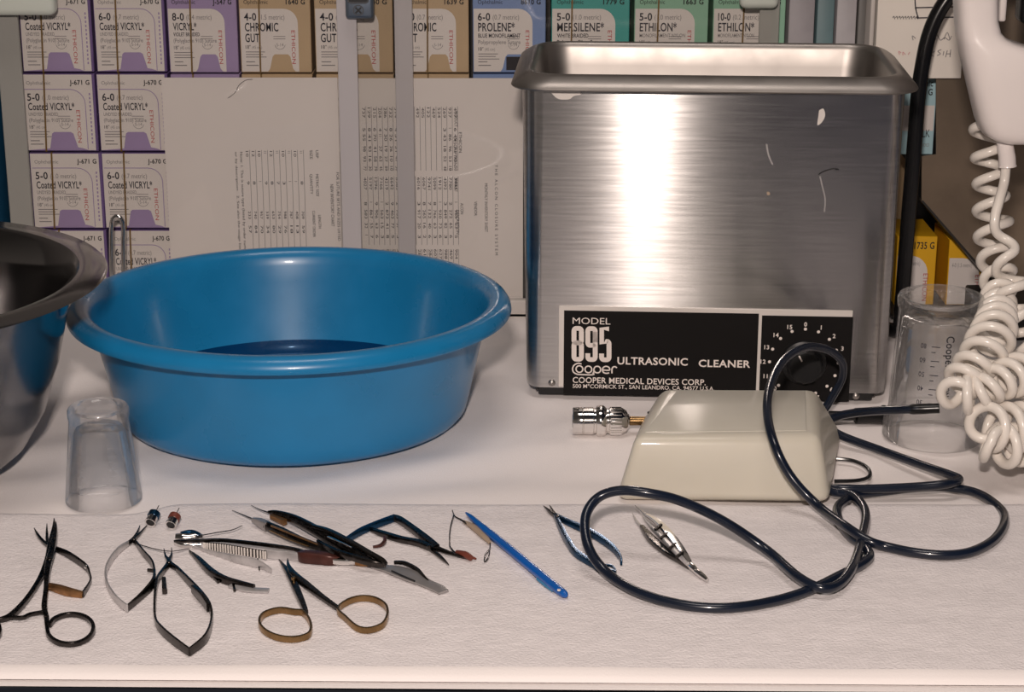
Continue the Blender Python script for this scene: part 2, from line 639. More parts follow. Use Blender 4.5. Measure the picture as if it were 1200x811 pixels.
mb = MB()
nx, ny = 150, 90
vs = []
for j in range(ny + 1):
    for i in range(nx + 1):
        x = -0.92 + 1.84 * i / nx
        t = (x - fl.x) / (fr_.x - fl.x)
        y0 = fl.y + (fr_.y - fl.y) * t
        y = y0 + (1.70 - y0) * j / ny
        vs.append((x, y, min(cloth_z(x, y), 0.0004)))
fs = [(j * (nx + 1) + i, j * (nx + 1) + i + 1, (j + 1) * (nx + 1) + i + 1, (j + 1) * (nx + 1) + i)
      for j in range(ny) for i in range(nx)]
k0 = len(vs)
vs += [(v[0], v[1], -0.0026) for v in vs[:nx + 1]]
fs += [(k0 + i, k0 + i + 1, i + 1, i) for i in range(nx)]
mb.add(vs, fs, 'cloth')
tag(mb.build('tablecloth', origin=(0, 1.35, 0), sharp=60), 'smooth white cloth covering the counter beneath the basin and cleaner', 'tablecloth')

# ---- terry towel the instruments lie on
TOW = 0.0042
mb = MB()
nx, ny = 300, 110
bl, br = gp(0, 796.5), gp(1200, 804)


def towel_back(x):
    px = x / 1.32 * FPX + 600
    base = gp(600, 593).y
    d = gp(600, 604).y
    k = max(0.0, min(1.0, (215 - px) / 60))
    k = k * k * (3 - 2 * k)
    return base + (d - base) * k + mnoise.noise(Vector((x * 9, 3.3, 0))) * 0.004


vs = []
for j in range(ny + 1):
    for i in range(nx + 1):
        x = -0.62 + 1.24 * i / nx
        t = (x - bl.x) / (br.x - bl.x)
        y0 = bl.y + (br.y - bl.y) * t
        y = y0 + (towel_back(x) - y0) * j / ny
        e = min(j, ny - j) / 4.0
        e = max(0.0, min(1.0, e))
        z = (TOW - 0.0004) * math.sqrt(e) + 0.0005 * e * min(1.0, max(0.0, (j - 6) / 6)) * mnoise.noise(Vector((x * 260, y * 260, 0))) \
            + 0.0005 * e * mnoise.noise(Vector((x * 14, y * 40, 7))) - 0.0003 * e
        vs.append((x, y, z + 0.0003))
hem = 5
for q in (0, 1):
    fs = [(j * (nx + 1) + i, j * (nx + 1) + i + 1, (j + 1) * (nx + 1) + i + 1, (j + 1) * (nx + 1) + i)
          for j in (range(hem) if q == 0 else range(hem, ny)) for i in range(nx)]
    mb.add(vs, fs, 'cloth' if q == 0 else 'towel')
tag(mb.build('terry_towel', origin=(0, 1.1, 0), sharp=80), 'white terry towel laid flat under the row of small instruments', 'towel')

# ================================================================== CABINET BEHIND
YD, YP, YB = 1.680, 1.690, 1.700
cx0, cx1 = vp(-70, 200, YD).x, vp(1019, 30, YD).x
cabinet = thing('display_cabinet', ((cx0 + cx1) / 2, 1.74, 0.0), 'cream low cabinet with clear sliding fronts holding rows of cartons', 'cabinet')
MB().box(cx0, cx1, 1.668, 1.80, 0.0, 0.0036, 'cab_paint').box(cx0, cx1, 1.668, 1.676, 0.0, 0.0165, 'cab_paint', 0.0015).build('base_rail', cabinet)
MB().box(cx0, cx1, 1.79, 1.80, 0.0036, 0.345, 'cab_dark').build('back_panel', cabinet)
MB().box(cx0 - 0.010, cx0, 1.668, 1.80, 0.0, 0.36, 'cab_paint').build('side_panel', cabinet)
MB().box(cx1, cx1 + 0.004, 1.678, 1.80, 0.0, 0.36, 'cab_paint', 0.001).build('side_panel', cabinet)
MB().box(cx0, cx1, 1.668, 1.80, 0.345, 0.36, 'cab_paint').build('top_panel', cabinet)


def px_x(px, Y, py=60):
    return vp(px, py, Y).x


def stile(x0, x1, y, m, d):
    MB().box(x0, x1, y - 0.0035, y + 0.001, 0.0170, 0.344, m, 0.0006, 1).build('stile', d)


def door(x0, x1, y, s0, s1, m0, m1):
    d = MB().box(x0, x1, y - 0.0008, y + 0.0008, 0.0165, 0.345, 'acrylic').build('sliding_door', cabinet)
    stile(x0, s0, y - 0.0012, m0, d)
    stile(s1, x1, y - 0.0012, m1, d)
    return d


dA = door(px_x(-2, 1.686), px_x(484, 1.686), 1.686, px_x(25, 1.686), px_x(463, 1.686), 'frosted_pale', 'frosted')
dB = door(px_x(396, 1.679), px_x(911, 1.679), 1.679, px_x(419, 1.679), px_x(888, 1.679), 'frosted', 'frosted_pale')


def pull(pa, pb, bottom, Y, d):
    a, c = vp(pa, bottom, Y), vp(pb, bottom, Y)
    MB().box(a.x, c.x, Y - 0.010, Y + 0.008, a.z, a.z + 0.030, 'pull', 0.0055, 4).build('pull_handle', d)


pull(-12, 67, 17, 1.672, dA)
pull(866, 911, 9, 1.667, dB)
# showcase lock
a, c = vp(405, 22, 1.666), vp(438, 22, 1.666)
lk = MB().box(a.x, c.x, 1.664, 1.6775, a.z, a.z + 0.034, 'lock', 0.003, 3).build('lock', dB)
lc = vp(420, 12, 1.664)
f = Frame((lc.x, 1.664, lc.z), lift=0.0004)
ring = [(0.0042 * math.cos(k * math.pi / 10), 0.0042 * math.sin(k * math.pi / 10)) for k in range(20)]
mm = MB().stroke(f, ring, 0.0009, 'chrome', 2, 1, True)
mm.stroke(f, [(-0.0024, -0.0024), (0.0024, 0.0024)], 0.0014, 'black', 2, smooth=False)
mm.stroke(f, [(-0.0024, 0.0024), (0.0024, -0.0024)], 0.0014, 'black', 2.5, smooth=False)
mm.build('lock_screw', lk)
q = [(-0.0085, 0.0062), (0.0085, 0.0062), (0.0085, 0.022), (-0.0085, 0.022)]
mm = MB().stroke(f, [(-0.0085, 0.022), (-0.0085, 0.0075), (-0.0065, 0.0062), (0.0065, 0.0062), (0.0085, 0.0075), (0.0085, 0.022)], 0.0014, 'chrome', 2, smooth=False)
mm.flat(f, q, 'black', 1)
mm.build('key_slot', lk)


# ---- suture cartons
def arc_pts(cx, cy, r, a0, a1, n=6):
    return [(cx + r * math.cos(R(a0 + (a1 - a0) * k / n)), cy + r * math.sin(R(a0 + (a1 - a0) * k / n))) for k in range(n + 1)]


def suture_carton(x0, x1, z0, z1, kind, size, code, label, cat='carton', group=None, Y=None, name='suture_carton',
                  lines=(), metric='(0.7 metric)', band=0.37, bt=0.0, pattern='panel', col='lavender', foot=None, dep=0.055, needle='S-14', side='violet'):
    Y = Y or YB
    w, h = x1 - x0, z1 - z0
    t = thing(name, ((x0 + x1) / 2, Y + dep / 2, z0), label, cat, group)
    face = 'carton_white' if pattern == 'white' else col
    b = MB()
    b.box(x0, x1, Y, Y + dep, z0, z1, side if pattern == 'white' else col, 0.0006, 1)
    f = Frame((x0, Y, z0), lift=0.00012)
    e = 0.0008
    if pattern == 'white':
        b.rect2(f, e, e, w - e * 3, h - e, 'carton_white', 1)
        # lavender outline with a round corner, and foot patch
        px_, tx = 0.855 * w, 0.80 * h
        b.stroke(f, [(0.03 * w, tx)] + [(px_ - 0.20 * w, tx)] + arc_pts(px_ - 0.20 * w, tx - 0.20 * w, 0.20 * w, 90, 0) + [(px_, 0.02 * h)], 0.0007, 'lavender', 2, smooth=False)
        for k in range(13):
            yy = 0.10 * h + 0.052 * h * k
            b.rect2(f, 0.91 * w, yy, 0.93 * w, yy + 0.03 * h, 'lavender', 2)
        b.flat(f, [(0.02 * w, 0.012 * h), (0.86 * w, 0.012 * h), (0.80 * w, 0.035 * h), (0.72 * w, 0.05 * h), (0.665 * w, 0.23 * h), (0.63 * w, 0.25 * h), (0.405 * w, 0.25 * h), (0.375 * w, 0.23 * h), (0.335 * w, 0.035 * h)], col, 2)
        b.text(f, 'Ophthalmic', 0.07 * w, 0.86 * h, 0.045 * h, 'ink_pale', w=0.33 * w)
        b.text(f, code, 0.93 * w, 0.86 * h, 0.058 * h, 'ink_black', w=0.27 * w, align='r', bold=0.025)
    else:
        px_, tx = 0.82 * w, 0.80 * h
        poly = [(e, e), (0.38 * w, e), (0.41 * w, 0.05 * h), (0.45 * w, 0.20 * h), (0.48 * w, 0.23 * h), (0.67 * w, 0.23 * h), (0.70 * w, 0.20 * h), (0.735 * w, 0.05 * h), (0.77 * w, e), (px_, e)]
        poly += arc_pts(px_ - 0.20 * w, tx - 0.20 * w, 0.20 * w, 0, 90) + [(e, tx)]
        b.flat(f, poly, 'carton_white', 1)
        if foot:
            b.rect2(f, 0.46 * w, 0.03 * h, 0.695 * w, 0.20 * h, foot, 2)
        b.text(f, 'Ophthalmic', 0.07 * w, 0.86 * h, 0.05 * h, 'ink_black', w=0.34 * w)
        b.text(f, code, 0.93 * w, 0.855 * h, 0.062 * h, 'ink_black', w=0.27 * w, align='r', bold=0.025)
    # headline
    b.text(f, size, 0.07 * w, 0.655 * h, 0.092 * h, 'ink', w=(0.17 if len(size) < 5 else 0.22) * w, bold=0.02)
    b.text(f, metric, 0.275 * w, 0.665 * h, 0.062 * h, 'ink_pale', w=0.36 * w)
    y = 0.655 * h
    for s, hh, ww, ink in lines:
        y -= (hh + 0.030) * h
        b.text(f, s, 0.075 * w, y, hh * h, ink, w=ww * w, bold=0.016 if ink == 'ink' else 0.008)
    yb = y
    b.text(f, '18"', 0.075 * w, yb - 0.085 * h, 0.045 * h, 'ink', w=0.07 * w)
    b.text(f, '(45 cm)', 0.165 * w, yb - 0.085 * h, 0.038 * h, 'ink_pale', w=0.14 * w)
    for k in range(3):
        yy = yb - 0.13 * h - 0.032 * h * k
        b.rect2(f, 0.075 * w, yy, (0.075 + (0.27, 0.24, 0.29)[k]) * w, yy + 0.010 * h, 'ink_pale', 2)
    for k in range(2):
        yy = 0.13 * h - 0.045 * h * k
        b.rect2(f, 0.075 * w, yy, (0.20, 0.25)[k] * w, yy + 0.012 * h, 'ink_pale', 2)
    # needle sketch
    b.text(f, needle, 0.56 * w, 0.33 * h, 0.04 * h, 'ink_pale', align='c', w=0.10 * w)
    b.stroke(f, arc_pts(0.56 * w, 0.36 * h, 0.075 * w, 190, 350, 8), 0.0004, 'ink_pale', 2, smooth=False)
    for k in range(2):
        b.rect2(f, 0.47 * w, (0.42 + 0.03 * k) * h, 0.64 * w, (0.428 + 0.03 * k) * h, 'ink_pale', 2)
    b.text(f, 'ETHICON', 0.725 * w, 0.53 * h, 0.052 * w, 'ink_red', w=0.42 * h, rot=-90)
    b.build('carton', t)
    if band:
        xa = x0 + band * w
        q = 0.0007
        m_ = MB()
        m_.hexa([(xa - q + bt, Y - 0.0010, z0 - 0.0002), (xa + q + bt, Y - 0.0010, z0 - 0.0002), (xa + q + bt, Y - 0.0002, z0 - 0.0002), (xa - q + bt, Y - 0.0002, z0 - 0.0002),
                 (xa - q - bt, Y - 0.0010, z1 + 0.0002), (xa + q - bt, Y - 0.0010, z1 + 0.0002), (xa + q - bt, Y - 0.0002, z1 + 0.0002), (xa - q - bt, Y - 0.0002, z1 + 0.0002)], 'rubber_band')
        m_.box(xa - q - bt, xa + q - bt, Y - 0.001, Y + dep + 0.001, z1, z1 + 0.0005, 'rubber_band')
        m_.build('rubber_band', t)
    return t


VIC = (('Coated VICRYL*', 0.092, 0.63, 'ink'), ('UNDYED BRAIDED', 0.045, 0.40, 'ink_pale'), ('(Polyglactin 910) Suture', 0.05, 0.60, 'ink_pale'))
zrow = [0.2140, 0.1440, 0.0740, 0.0040]
hb = 0.0685
left_px = [(24, 108), (27, 113), (37, 121), (46, 126)]
mid_px = [(111, 194), (115, 198), (121, 203), (130, 205)]
mid_y = [40, 130, 222, 300]
rowname = ['in the top row under the white pull', 'in the second row from the top', 'in the third row from the top', 'in the lowest row above the steel bowl']
rowname2 = ['in the top row', 'in the second row from the top', 'in the third row from the top', 'in the lowest row behind the wire loop']
for r_ in range(4):
    a, c = left_px[r_]
    suture_carton(px_x(a, YB, mid_y[r_]), px_x(c, YB, mid_y[r_]), zrow[r_], zrow[r_] + hb, 'vicryl', '5-0', 'J-671 G',
                  'white and lavender carton marked 5-0, ' + rowname[r_], group='white and lavender cartons marked 5-0',
                  lines=VIC, metric='(1.0 metric)', pattern='white', band=0.30, bt=-0.001 if r_ != 1 else -0.0012, needle='S-14')
    a, c = mid_px[r_]
    suture_carton(px_x(a, YB, mid_y[r_]), px_x(c, YB, mid_y[r_]), zrow[r_], zrow[r_] + hb, 'vicryl', '6-0', 'J-670 G',
                  'white and lavender carton marked 6-0, ' + rowname2[r_], group='white and lavender cartons marked 6-0',
                  lines=VIC, metric='(0.7 metric)', pattern='white', band=0.31, bt=-0.0008, needle='S-14')

top = [
    (197, 280, '8-0', 'J-547 G', 'lavender carton marked 8-0 between the white cartons and the tan ones', 'lavender', '(0.4 metric)',
     (('VICRYL*', 0.092, 0.34, 'ink'), ('VIOLET BRAIDED', 0.045, 0.38, 'ink'), ('(Polyglactin 910) Suture', 0.05, 0.62, 'ink_pale')), 0.33, None),
    (281, 366, '4-0', '1640 G', 'tan carton marked 4-0 beside the lavender carton, leftmost tan one', 'tan_carton', '(1.5 metric)',
     (('CHROMIC', 0.105, 0.47, 'ink'), ('GUT', 0.105, 0.20, 'ink')), 0.28, None),
    (369, 462, '4-0', '1640 G', 'tan carton marked 4-0 behind the blue-grey lock', 'tan_carton', '(1.5 metric)',
     (('CHROMIC', 0.105, 0.47, 'ink'), ('GUT', 0.105, 0.20, 'ink')), 0.30, None),
    (466, 551, '5-0', '1639 G', 'tan carton beside the blue carton, rightmost tan one', 'tan_carton', '(0.7 metric)',
     (('CHROMIC', 0.105, 0.47, 'ink'), ('GUT', 0.105, 0.20, 'ink')), 0.42, None),
    (554, 641, '6-0', '8610 G', 'blue carton marked 6-0 behind the left corner of the tank rim', 'blue_carton', '(0.7 metric)',
     (('PROLENE*', 0.105, 0.50, 'ink'), ('BLUE MONOFILAMENT', 0.05, 0.58, 'ink'), ('Polypropylene Suture', 0.05, 0.58, 'ink_pale')), 0, 'carton_dark'),
    (646, 739, '5-0', '1779 G', 'teal carton behind the cleaner tank', 'teal_carton', '(1.0 metric)',
     (('MERSILENE*', 0.105, 0.60, 'ink'), ('WHITE BRAIDED', 0.05, 0.40, 'ink'), ('Polyester Fiber Suture', 0.05, 0.60, 'ink')), 0.26, None),
    (743, 831, '5-0', '1663 G', 'mint green carton marked 5-0 next to the teal carton', 'green_carton', '(1.0 metric)',
     (('ETHILON*', 0.105, 0.50, 'ink'), ('MONOFILAMENT NYLON', 0.045, 0.62, 'ink_pale')), 0.32, None),
    (835, 921, '10-0', '7718 G', 'mint green carton marked 10-0 next to the grey binder', 'green_carton', '(0.2 metric)',
     (('ETHILON*', 0.105, 0.50, 'ink'), ('MONOFILAMENT NYLON', 0.045, 0.50, 'ink_pale')), 0.42, None),
]
DR = [0.0015, 0, -0.001, -0.0015, -0.001, 0.002, 0.001, 0.001]
for k, (a, c, sz, code, lab, col, met, lns, bd, foot) in enumerate(top):
    xa, xb = px_x(a, YB, 40), px_x(c, YB, 40)
    suture_carton(xa, xb - 0.0012, 0.2135, 0.2135 + 0.0690, 'c', sz, code, lab, lines=lns, metric=met, col=col, band=bd, foot=foot,
                  bt=-0.0004 if k else -0.0006)
    # the row below, seen only as a sliver above the printed sheets
    lab2 = lab.split(' carton')[0] + ' carton mostly hidden by the printed sheets, ' + \
        ['left of the tan cartons', 'beside the lavender carton', 'behind the lock', 'beside the blue carton', 'near the tank rim', 'behind the tank', 'next to the teal carton', 'next to the grey binder'][k]
    suture_carton(xa, xb - 0.0012, 0.1430, 0.2120, 'c', sz, code, lab2, lines=(), metric=met, col=col, band=bd)

# two columns on the cabinet floor carry the upper cartons behind the sheets
sup = MB()
sup.box(px_x(206, YB, 200), px_x(921, YB, 40), YB + 0.002, YB + 0.055, 0.0036, 0.1428, 'cab_dark')
sup.build('inner_riser', cabinet)

# binders at the right end of the cabinet
for a, c, m_, lab in ((924, 955, 'grey_binder', 'mid grey binder spine next to the mint green carton'),
                      (957, 978, 'teal_binder', 'narrow slate teal binder spine between two grey ones'),
                      (980, 1004, 'pale_binder', 'pale grey binder spine right of the teal one'),
                      (1005, 1016, 'dark_binder', 'narrow dark grey binder at the right end of the cabinet')):
    xa, xb = px_x(a, YB, 30), px_x(c, YB, 30)
    t = thing('binder', ((xa + xb) / 2, YB + 0.03, 0.0036), lab, 'binder', 'binders at the right end of the cabinet')
    MB().box(xa, xb - 0.0006, YB, YB + 0.075, 0.0036, 0.325, m_, 0.0012, 2).build('cover', t)
    MB().box(xa + 0.002, xb - 0.0026, YB + 0.004, YB + 0.073, 0.325, 0.327, 'paper').build('pages', t)
xa, xb = px_x(-45, YB, 210), px_x(-4, YB, 210)
t = thing('binder', ((xa + xb) / 2, YB + 0.03, 0.0036), 'deep blue binder at the left edge beside the frosted door edge', 'binder')
MB().box(xa, xb, YB, YB + 0.075, 0.0036, 0.20, 'blue_binder', 0.0012, 2).build('cover', t)
MB().box(xa + 0.003, xb - 0.003, YB + 0.004, YB + 0.073, 0.20, 0.202, 'paper').build('pages', t)


# ---- printed sheets leaning inside the cabinet
def sheet(x0, x1, ztop, label, builder, tilt=0.0, Y=None):
    Y = Y or YP
    b = MB()
    b.box(x0, x1, Y, Y + 0.0006, 0.0040, ztop, 'paper')
    f = Frame((x0, Y, 0.0040), lift=0.00012)
    builder(b, f, x1 - x0, ztop - 0.0040)
    o = b.build('printed_sheet', origin=((x0 + x1) / 2, Y, 0.0040))
    return tag(o, label, 'paper', 'printed sheets inside the cabinet front')


def table_block(b, f, xs, y0, cols, h, rule=None, rng=None, head=None):
    """rows of a chart lying on its side: each row is a column of the picture reading downwards"""
    for i, x in enumerate(xs):
        if rule:
            b.rect2(f, x + 0.0030, rule[0], x + 0.0034, rule[1], 'ink_pale', 1)
        for off, lo, hi, ln in cols:
            s = str(rng.randint(lo, hi))
            b.text(f, s, x, y0 - off, h, 'ink', w=ln, rot=-90, k=2)


def pxz(px, py, Y=YP):
    p = vp(px, py, Y)
    return p.x, p.z


zt = vp(300, 91, YP).z
xl0, xl1 = px_x(192, YP, 150), px_x(397, YP, 150)
xr0, xr1 = px_x(397.5, YP, 150), px_x(613, YP, 150)


def left_sheet(b, f, w, h):
    rng = random.Random(3)
    def L(px, py):
        x, z = pxz(px, py)
        return x - xl0, z - 0.0040
    xs = [L(289 + 7.0 * k, 200)[0] for k in range(10)]
    y0 = L(300, 177)[1]
    table_block(b, f, xs, y0, [(0.0, 10, 12, 0.005), (0.027, 1, 9, 0.003), (0.054, 100, 999, 0.007), (0.067, 10, 99, 0.007)], 0.0022, (L(0, 330)[1], y0 + 0.001), rng)
    x, y = L(284, 178); b.text(f, 'Note: 1. This is suture type (listed by order number)', x - 0.002, y, 0.0022, 'ink', w=0.095, rot=-90)
    x, y = L(278, 178); b.text(f, 'or by description   2. See also the usage list', x - 0.002, y, 0.0020, 'ink', w=0.088, rot=-90)
    for px, py, s, l in ((363, 176, 'SIZE', 0.008), (370, 176, 'USP', 0.007), (363, 204, 'QUANTITY', 0.018), (370, 204, 'METRIC SIZE', 0.02),
                         (366, 247, 'CURRENT ORDER', 0.024), (373, 252, 'LENGTH', 0.012)):
        x, y = L(px, py); b.text(f, s, x, y, 0.0024, 'ink', w=l, rot=-90)
    x, y = L(387, 216); b.text(f, 'NEW INVENTORY CHART', x, y, 0.0028, 'ink', w=0.038, rot=-90)
    x, y = L(394, 202); b.text(f, 'FOR SUTURE SETS AND SIZES LISTED', x, y, 0.0024, 'ink', w=0.062, rot=-90)
    x, y = L(268, 116); b.stroke(f, [L(267, 115), L(275, 109), L(280, 100), L(288, 94), L(296, 93)], 0.0005, 'ink', 2)


def right_sheet(b, f, w, h):
    rng = random.Random(5)
    def L(px, py):
        x, z = pxz(px, py)
        return x - xr0, z - 0.0040
    y0 = L(0, 126)[1]
    xs = [L(425 + 6.3 * k, 150)[0] for k in range(18)]
    for i, x in enumerate(xs):
        c = [(0.0, 100, 999, 0.009)]
        if i < 8 or i > 14:
            c += [(0.018, 1, 9, 0.003), (0.0235, 10, 99, 0.006), (0.034, 10, 99, 0.005), (0.043, 10, 99, 0.005), (0.052, 10, 99, 0.004)]
        table_block(b, f, [x], y0, c, 0.0024, (L(0, 200)[1], y0 + 0.001), rng)
    y1 = L(0, 208)[1]
    for i, x in enumerate(xs):
        table_block(b, f, [x], y1, [(0.0, 1000, 9999, 0.011), (0.022, 1, 9, 0.003), (0.029, 100, 999, 0.008), (0.041, 10, 99, 0.005), (0.052, 1, 9, 0.003)], 0.0024,
                    (L(0, 287)[1], y1 + 0.001), rng)
    y2 = L(0, 292)[1]
    table_block(b, f, xs, y2, [(0.0, 100, 999, 0.009), (0.02, 10, 99, 0.006)], 0.0024, (0.02, y2), rng)
    for px, py, s, l in ((534, 130, 'PRODUCT', 0.014), (533, 160, 'DESCRIPTION', 0.026), (539, 155, 'ETHICON', 0.018), (534, 209, 'PRODUCT', 0.012),
                         (536, 246, 'DESCRIPTION', 0.022), (541, 238, 'ALCON', 0.010), (557, 236, 'VENDOR', 0.013)):
        x, y = L(px, py); b.text(f, s, x - 0.001, y, 0.0026, 'ink', w=l, rot=-90)
    x, y = L(568, 215); b.text(f, 'MONTHLY INVENTORY SHEET', x, y, 0.0026, 'ink', w=0.044, rot=-90)
    x, y = L(580, 193); b.text(f, 'T H E   A L C O N   C L O S U R E   S Y S T E M', x, y, 0.0024, 'ink', w=0.082, rot=-90)


sheet(xl0, xl1, zt, 'printed white sheet left of the two frosted strips, one sideways chart', left_sheet)
sheet(xr0, xr1, zt - 0.0005, 'printed white sheet behind the frosted strips, beside the steel cleaner', right_sheet, Y=YP)

# ================================================================== RACK AND CARD AT THE RIGHT
YR = 1.662
rx0, rx1 = vp(1040, 300, 1.70).x, vp(1260, 300, YR).x
rack = thing('side_rack', ((rx0 + rx1) / 2, 1.74, 0.0), 'grey brown sheet metal rack behind the telephone cord', 'rack')
pp = [(1097, -60), (1097, 181), (1080, 183), (1080, 236), (1176, 346), (1190, 352), (1260, 352), (1260, -60)]
f = Frame((0, YR, 0))
poly = [(vp(x, y, YR).x, vp(x, y, YR).z) for x, y in pp]
MB().prism(f, poly, 0.0016, 'side_metal').build('front_panel', rack)
e1, e2 = vp(1080, 236, YR), vp(1176, 346, YR)
MB().hexa([(e1.x - 0.0004, YR - 0.0005, e1.z), (e2.x - 0.0004, YR - 0.0005, e2.z), (e2.x, YR + 0.018, e2.z - 0.002), (e1.x, YR + 0.018, e1.z - 0.002),
           (e1.x + 0.001, YR - 0.0005, e1.z + 0.0012), (e2.x + 0.001, YR - 0.0005, e2.z + 0.0012), (e2.x + 0.001, YR + 0.018, e2.z), (e1.x + 0.001, YR + 0.018, e1.z)],
          'dark_metal').build('folded_edge', rack)
MB().box(rx0, rx1, 1.665, 1.85, 0.0, 0.0030, 'dark_metal').build('floor_plate', rack)
MB().box(rx0, rx1, 1.845, 1.85, 0.003, 0.40, 'dark_metal').build('back_plate', rack)
MB().box(vp(1150, 370, 1.60).x, rx1, 1.60, 1.664, 0.0, 0.032, 'dark_metal', 0.001, 1).build('front_lip', rack)
zs = vp(1085, 181, 1.69).z
MB().box(vp(1060, 181, 1.69).x, vp(1130, 181, 1.69).x, 1.685, 1.845, zs - 0.003, zs, 'dark_metal').build('shelf', rack)
MB().box(cx1 + 0.0045, vp(1082, 250, 1.70).x, 1.79, 1.84, 0.003, 0.30, 'tan_carton').build('rear_column', rack)


def small_carton(x0, x1, y, z0, z1, dep, col, texts, label):
    t = thing('small_carton', ((x0 + x1) / 2, y + dep / 2, z0), label, 'carton')
    b = MB().box(x0, x1, y, y + dep, z0, z1, col, 0.0006, 1)
    f = Frame((x0, y, z0), lift=0.00012)
    texts(b, f, x1 - x0, z1 - z0)
    b.build('carton', t)


def yel(b, f, w, h):
    tx = 0.72 * h
    b.flat(f, [(0.001, 0.0006), (0.80 * w, 0.0006)] + arc_pts(0.80 * w - 0.016, tx - 0.016, 0.016, 0, 90) + [(0.001, tx)], 'carton_white', 1)
    b.text(f, '1735 G', 0.93 * w, 0.82 * h, 0.0062, 'ink_black', w=0.50 * w, align='r', bold=0.02)
    b.text(f, '4-0 (1.5 metric)', 0.10 * w, 0.58 * h, 0.004, 'ink_pale', w=0.50 * w)
    b.text(f, 'ETHICON', 0.70 * w, 0.46 * h, 0.0045, 'ink_red', w=0.40 * h, rot=-90)


y1 = 1.70
for a, c, top_, lab in ((1052, 1099, 277, 'yellow carton marked 1735 G standing behind the upturned clear beaker'),
                        (1113, 1160, 281, 'yellow carton half behind the slanted rack edge and coiled cord')):
    small_carton(vp(a, top_, y1).x, vp(c, top_, y1).x, y1, 0.003, vp(a, top_, y1).z, 0.065, 'yellow_carton', yel, lab)


def sky(b, f, w, h):
    b.rect2(f, 0.001, 0.30 * h, w - 0.001, 0.62 * h, 'carton_white', 1)
    b.text(f, 'Ophthalmic', 0.90 * w, 0.86 * h, 0.0055, 'ink_black', w=0.75 * w, align='r', bold=0.02)
    b.text(f, '1463 G', 0.90 * w, 0.75 * h, 0.0055, 'ink_black', w=0.45 * w, align='r', bold=0.02)
    b.text(f, 'SILK', 0.90 * w, 0.22 * h, 0.007, 'ink', w=0.30 * w, align='r')
    b.text(f, 'BLACK BRAIDED', 0.90 * w, 0.10 * h, 0.003, 'ink_pale', w=0.5 * w, align='r')


small_carton(vp(1046, 150, 1.69).x, vp(1095, 150, 1.69).x, 1.69, zs, vp(1085, 88, 1.69).z, 0.05, 'sky_carton', sky, 'pale blue carton on the rack shelf beside the thick black cable')

# handwritten card hung on the rack
YC = 1.652
a0, a1 = vp(1024, 92, YC), vp(1126, 92, YC)
card = MB().box(a0.x, a1.x, YC, YC + 0.0095, a0.z, a0.z + 0.12, 'card', 0.0004, 1)
fc = Frame((a0.x, YC, a0.z), lift=0.0002)
sc_ = (a1.x - a0.x) / 102.0


def cpt(px, py):
    p = vp(px, py, YC)
    return (p.x - a0.x, p.z - a0.z)


hw = 0.0007
for pts in ([(1072, -4), (1073, 10), (1076, 21)], [(1072, 9), (1118, 8)], [(1105, 8), (1106, 22)], [(1074, 21), (1120, 20)]):
    card.stroke(fc, [cpt(*p) for p in pts], hw * 1.5, 'ink', 2)
for pts in ([(1115, 42), (1112, 47), (1107, 44), (1102, 47), (1098, 40)], [(1113, 46), (1110, 38), (1106, 46)], [(1097, 46), (1094, 38), (1092, 47)],
            [(1114, 58), (1113, 67)], [(1110, 59), (1108, 67)], [(1114, 63), (1109, 63)], [(1106, 60), (1105, 65)], [(1103, 58), (1099, 60), (1102, 63), (1098, 65)],
            [(1095, 60), (1091, 63), (1094, 66)], [(1073, 45), (1069, 42), (1070, 47)]):
    card.stroke(fc, [cpt(*p) for p in pts], hw, 'ink_pale', 2)
for pts in ([(1056, 62), (1053, 60), (1054, 64)], [(1061, 64), (1058, 61), (1058, 65)], [(1066, 61), (1064, 64)]):
    card.stroke(fc, [cpt(*p) for p in pts], hw, 'ink_pink', 2)
for k in range(9):
    x = 1046 + 3.4 * k
    card.stroke(fc, [cpt(x, 21), cpt(x + 1.5, 19), cpt(x + 2.5, 22.5)], hw * 0.8, 'ink', 2)
tag(card.build('handwritten_card', origin=(a0.x, YC, a0.z)), 'cream card with upside-down handwriting hanging beside the white handset', 'card')

# ================================================================== ULTRASONIC CLEANER
CX = 0.1505
cleaner = thing('ultrasonic_cleaner', (CX, 1.53, 0), 'brushed stainless steel ultrasonic cleaner with black control panel', 'cleaner', rotz=R(-3.4))
cleaner.location.x += 0.003
YF = 1.447
b = MB()
lo = [(0.0145, 0.2915, 0.0075, 0.010), (0.0125, 0.2925, 0.012, 0.012), (0.0085, 0.2945, 0.246, 0.0165), (0.0085, 0.2945, 0.2475, 0.0165)]
b.loft([rrect(x0, x1, YF, 1.612, r, z) for x0, x1, z, r in lo], 'brushed', True, False)
b.build('housing', cleaner, sharp=50)
b = MB()
for xa, xb in ((0.022, 0.075), (0.245, 0.282)):
    for ya, yb in ((1.4515, 1.485), (1.575, 1.608)):
        b.box(xa, xb, ya, yb, 0.0, 0.0078, 'black', 0.001, 1)
b.box(0.020, 0.284, 1.4535, 1.456, 0.003, 0.0078, 'black')
b.build('foot_pads', cleaner)
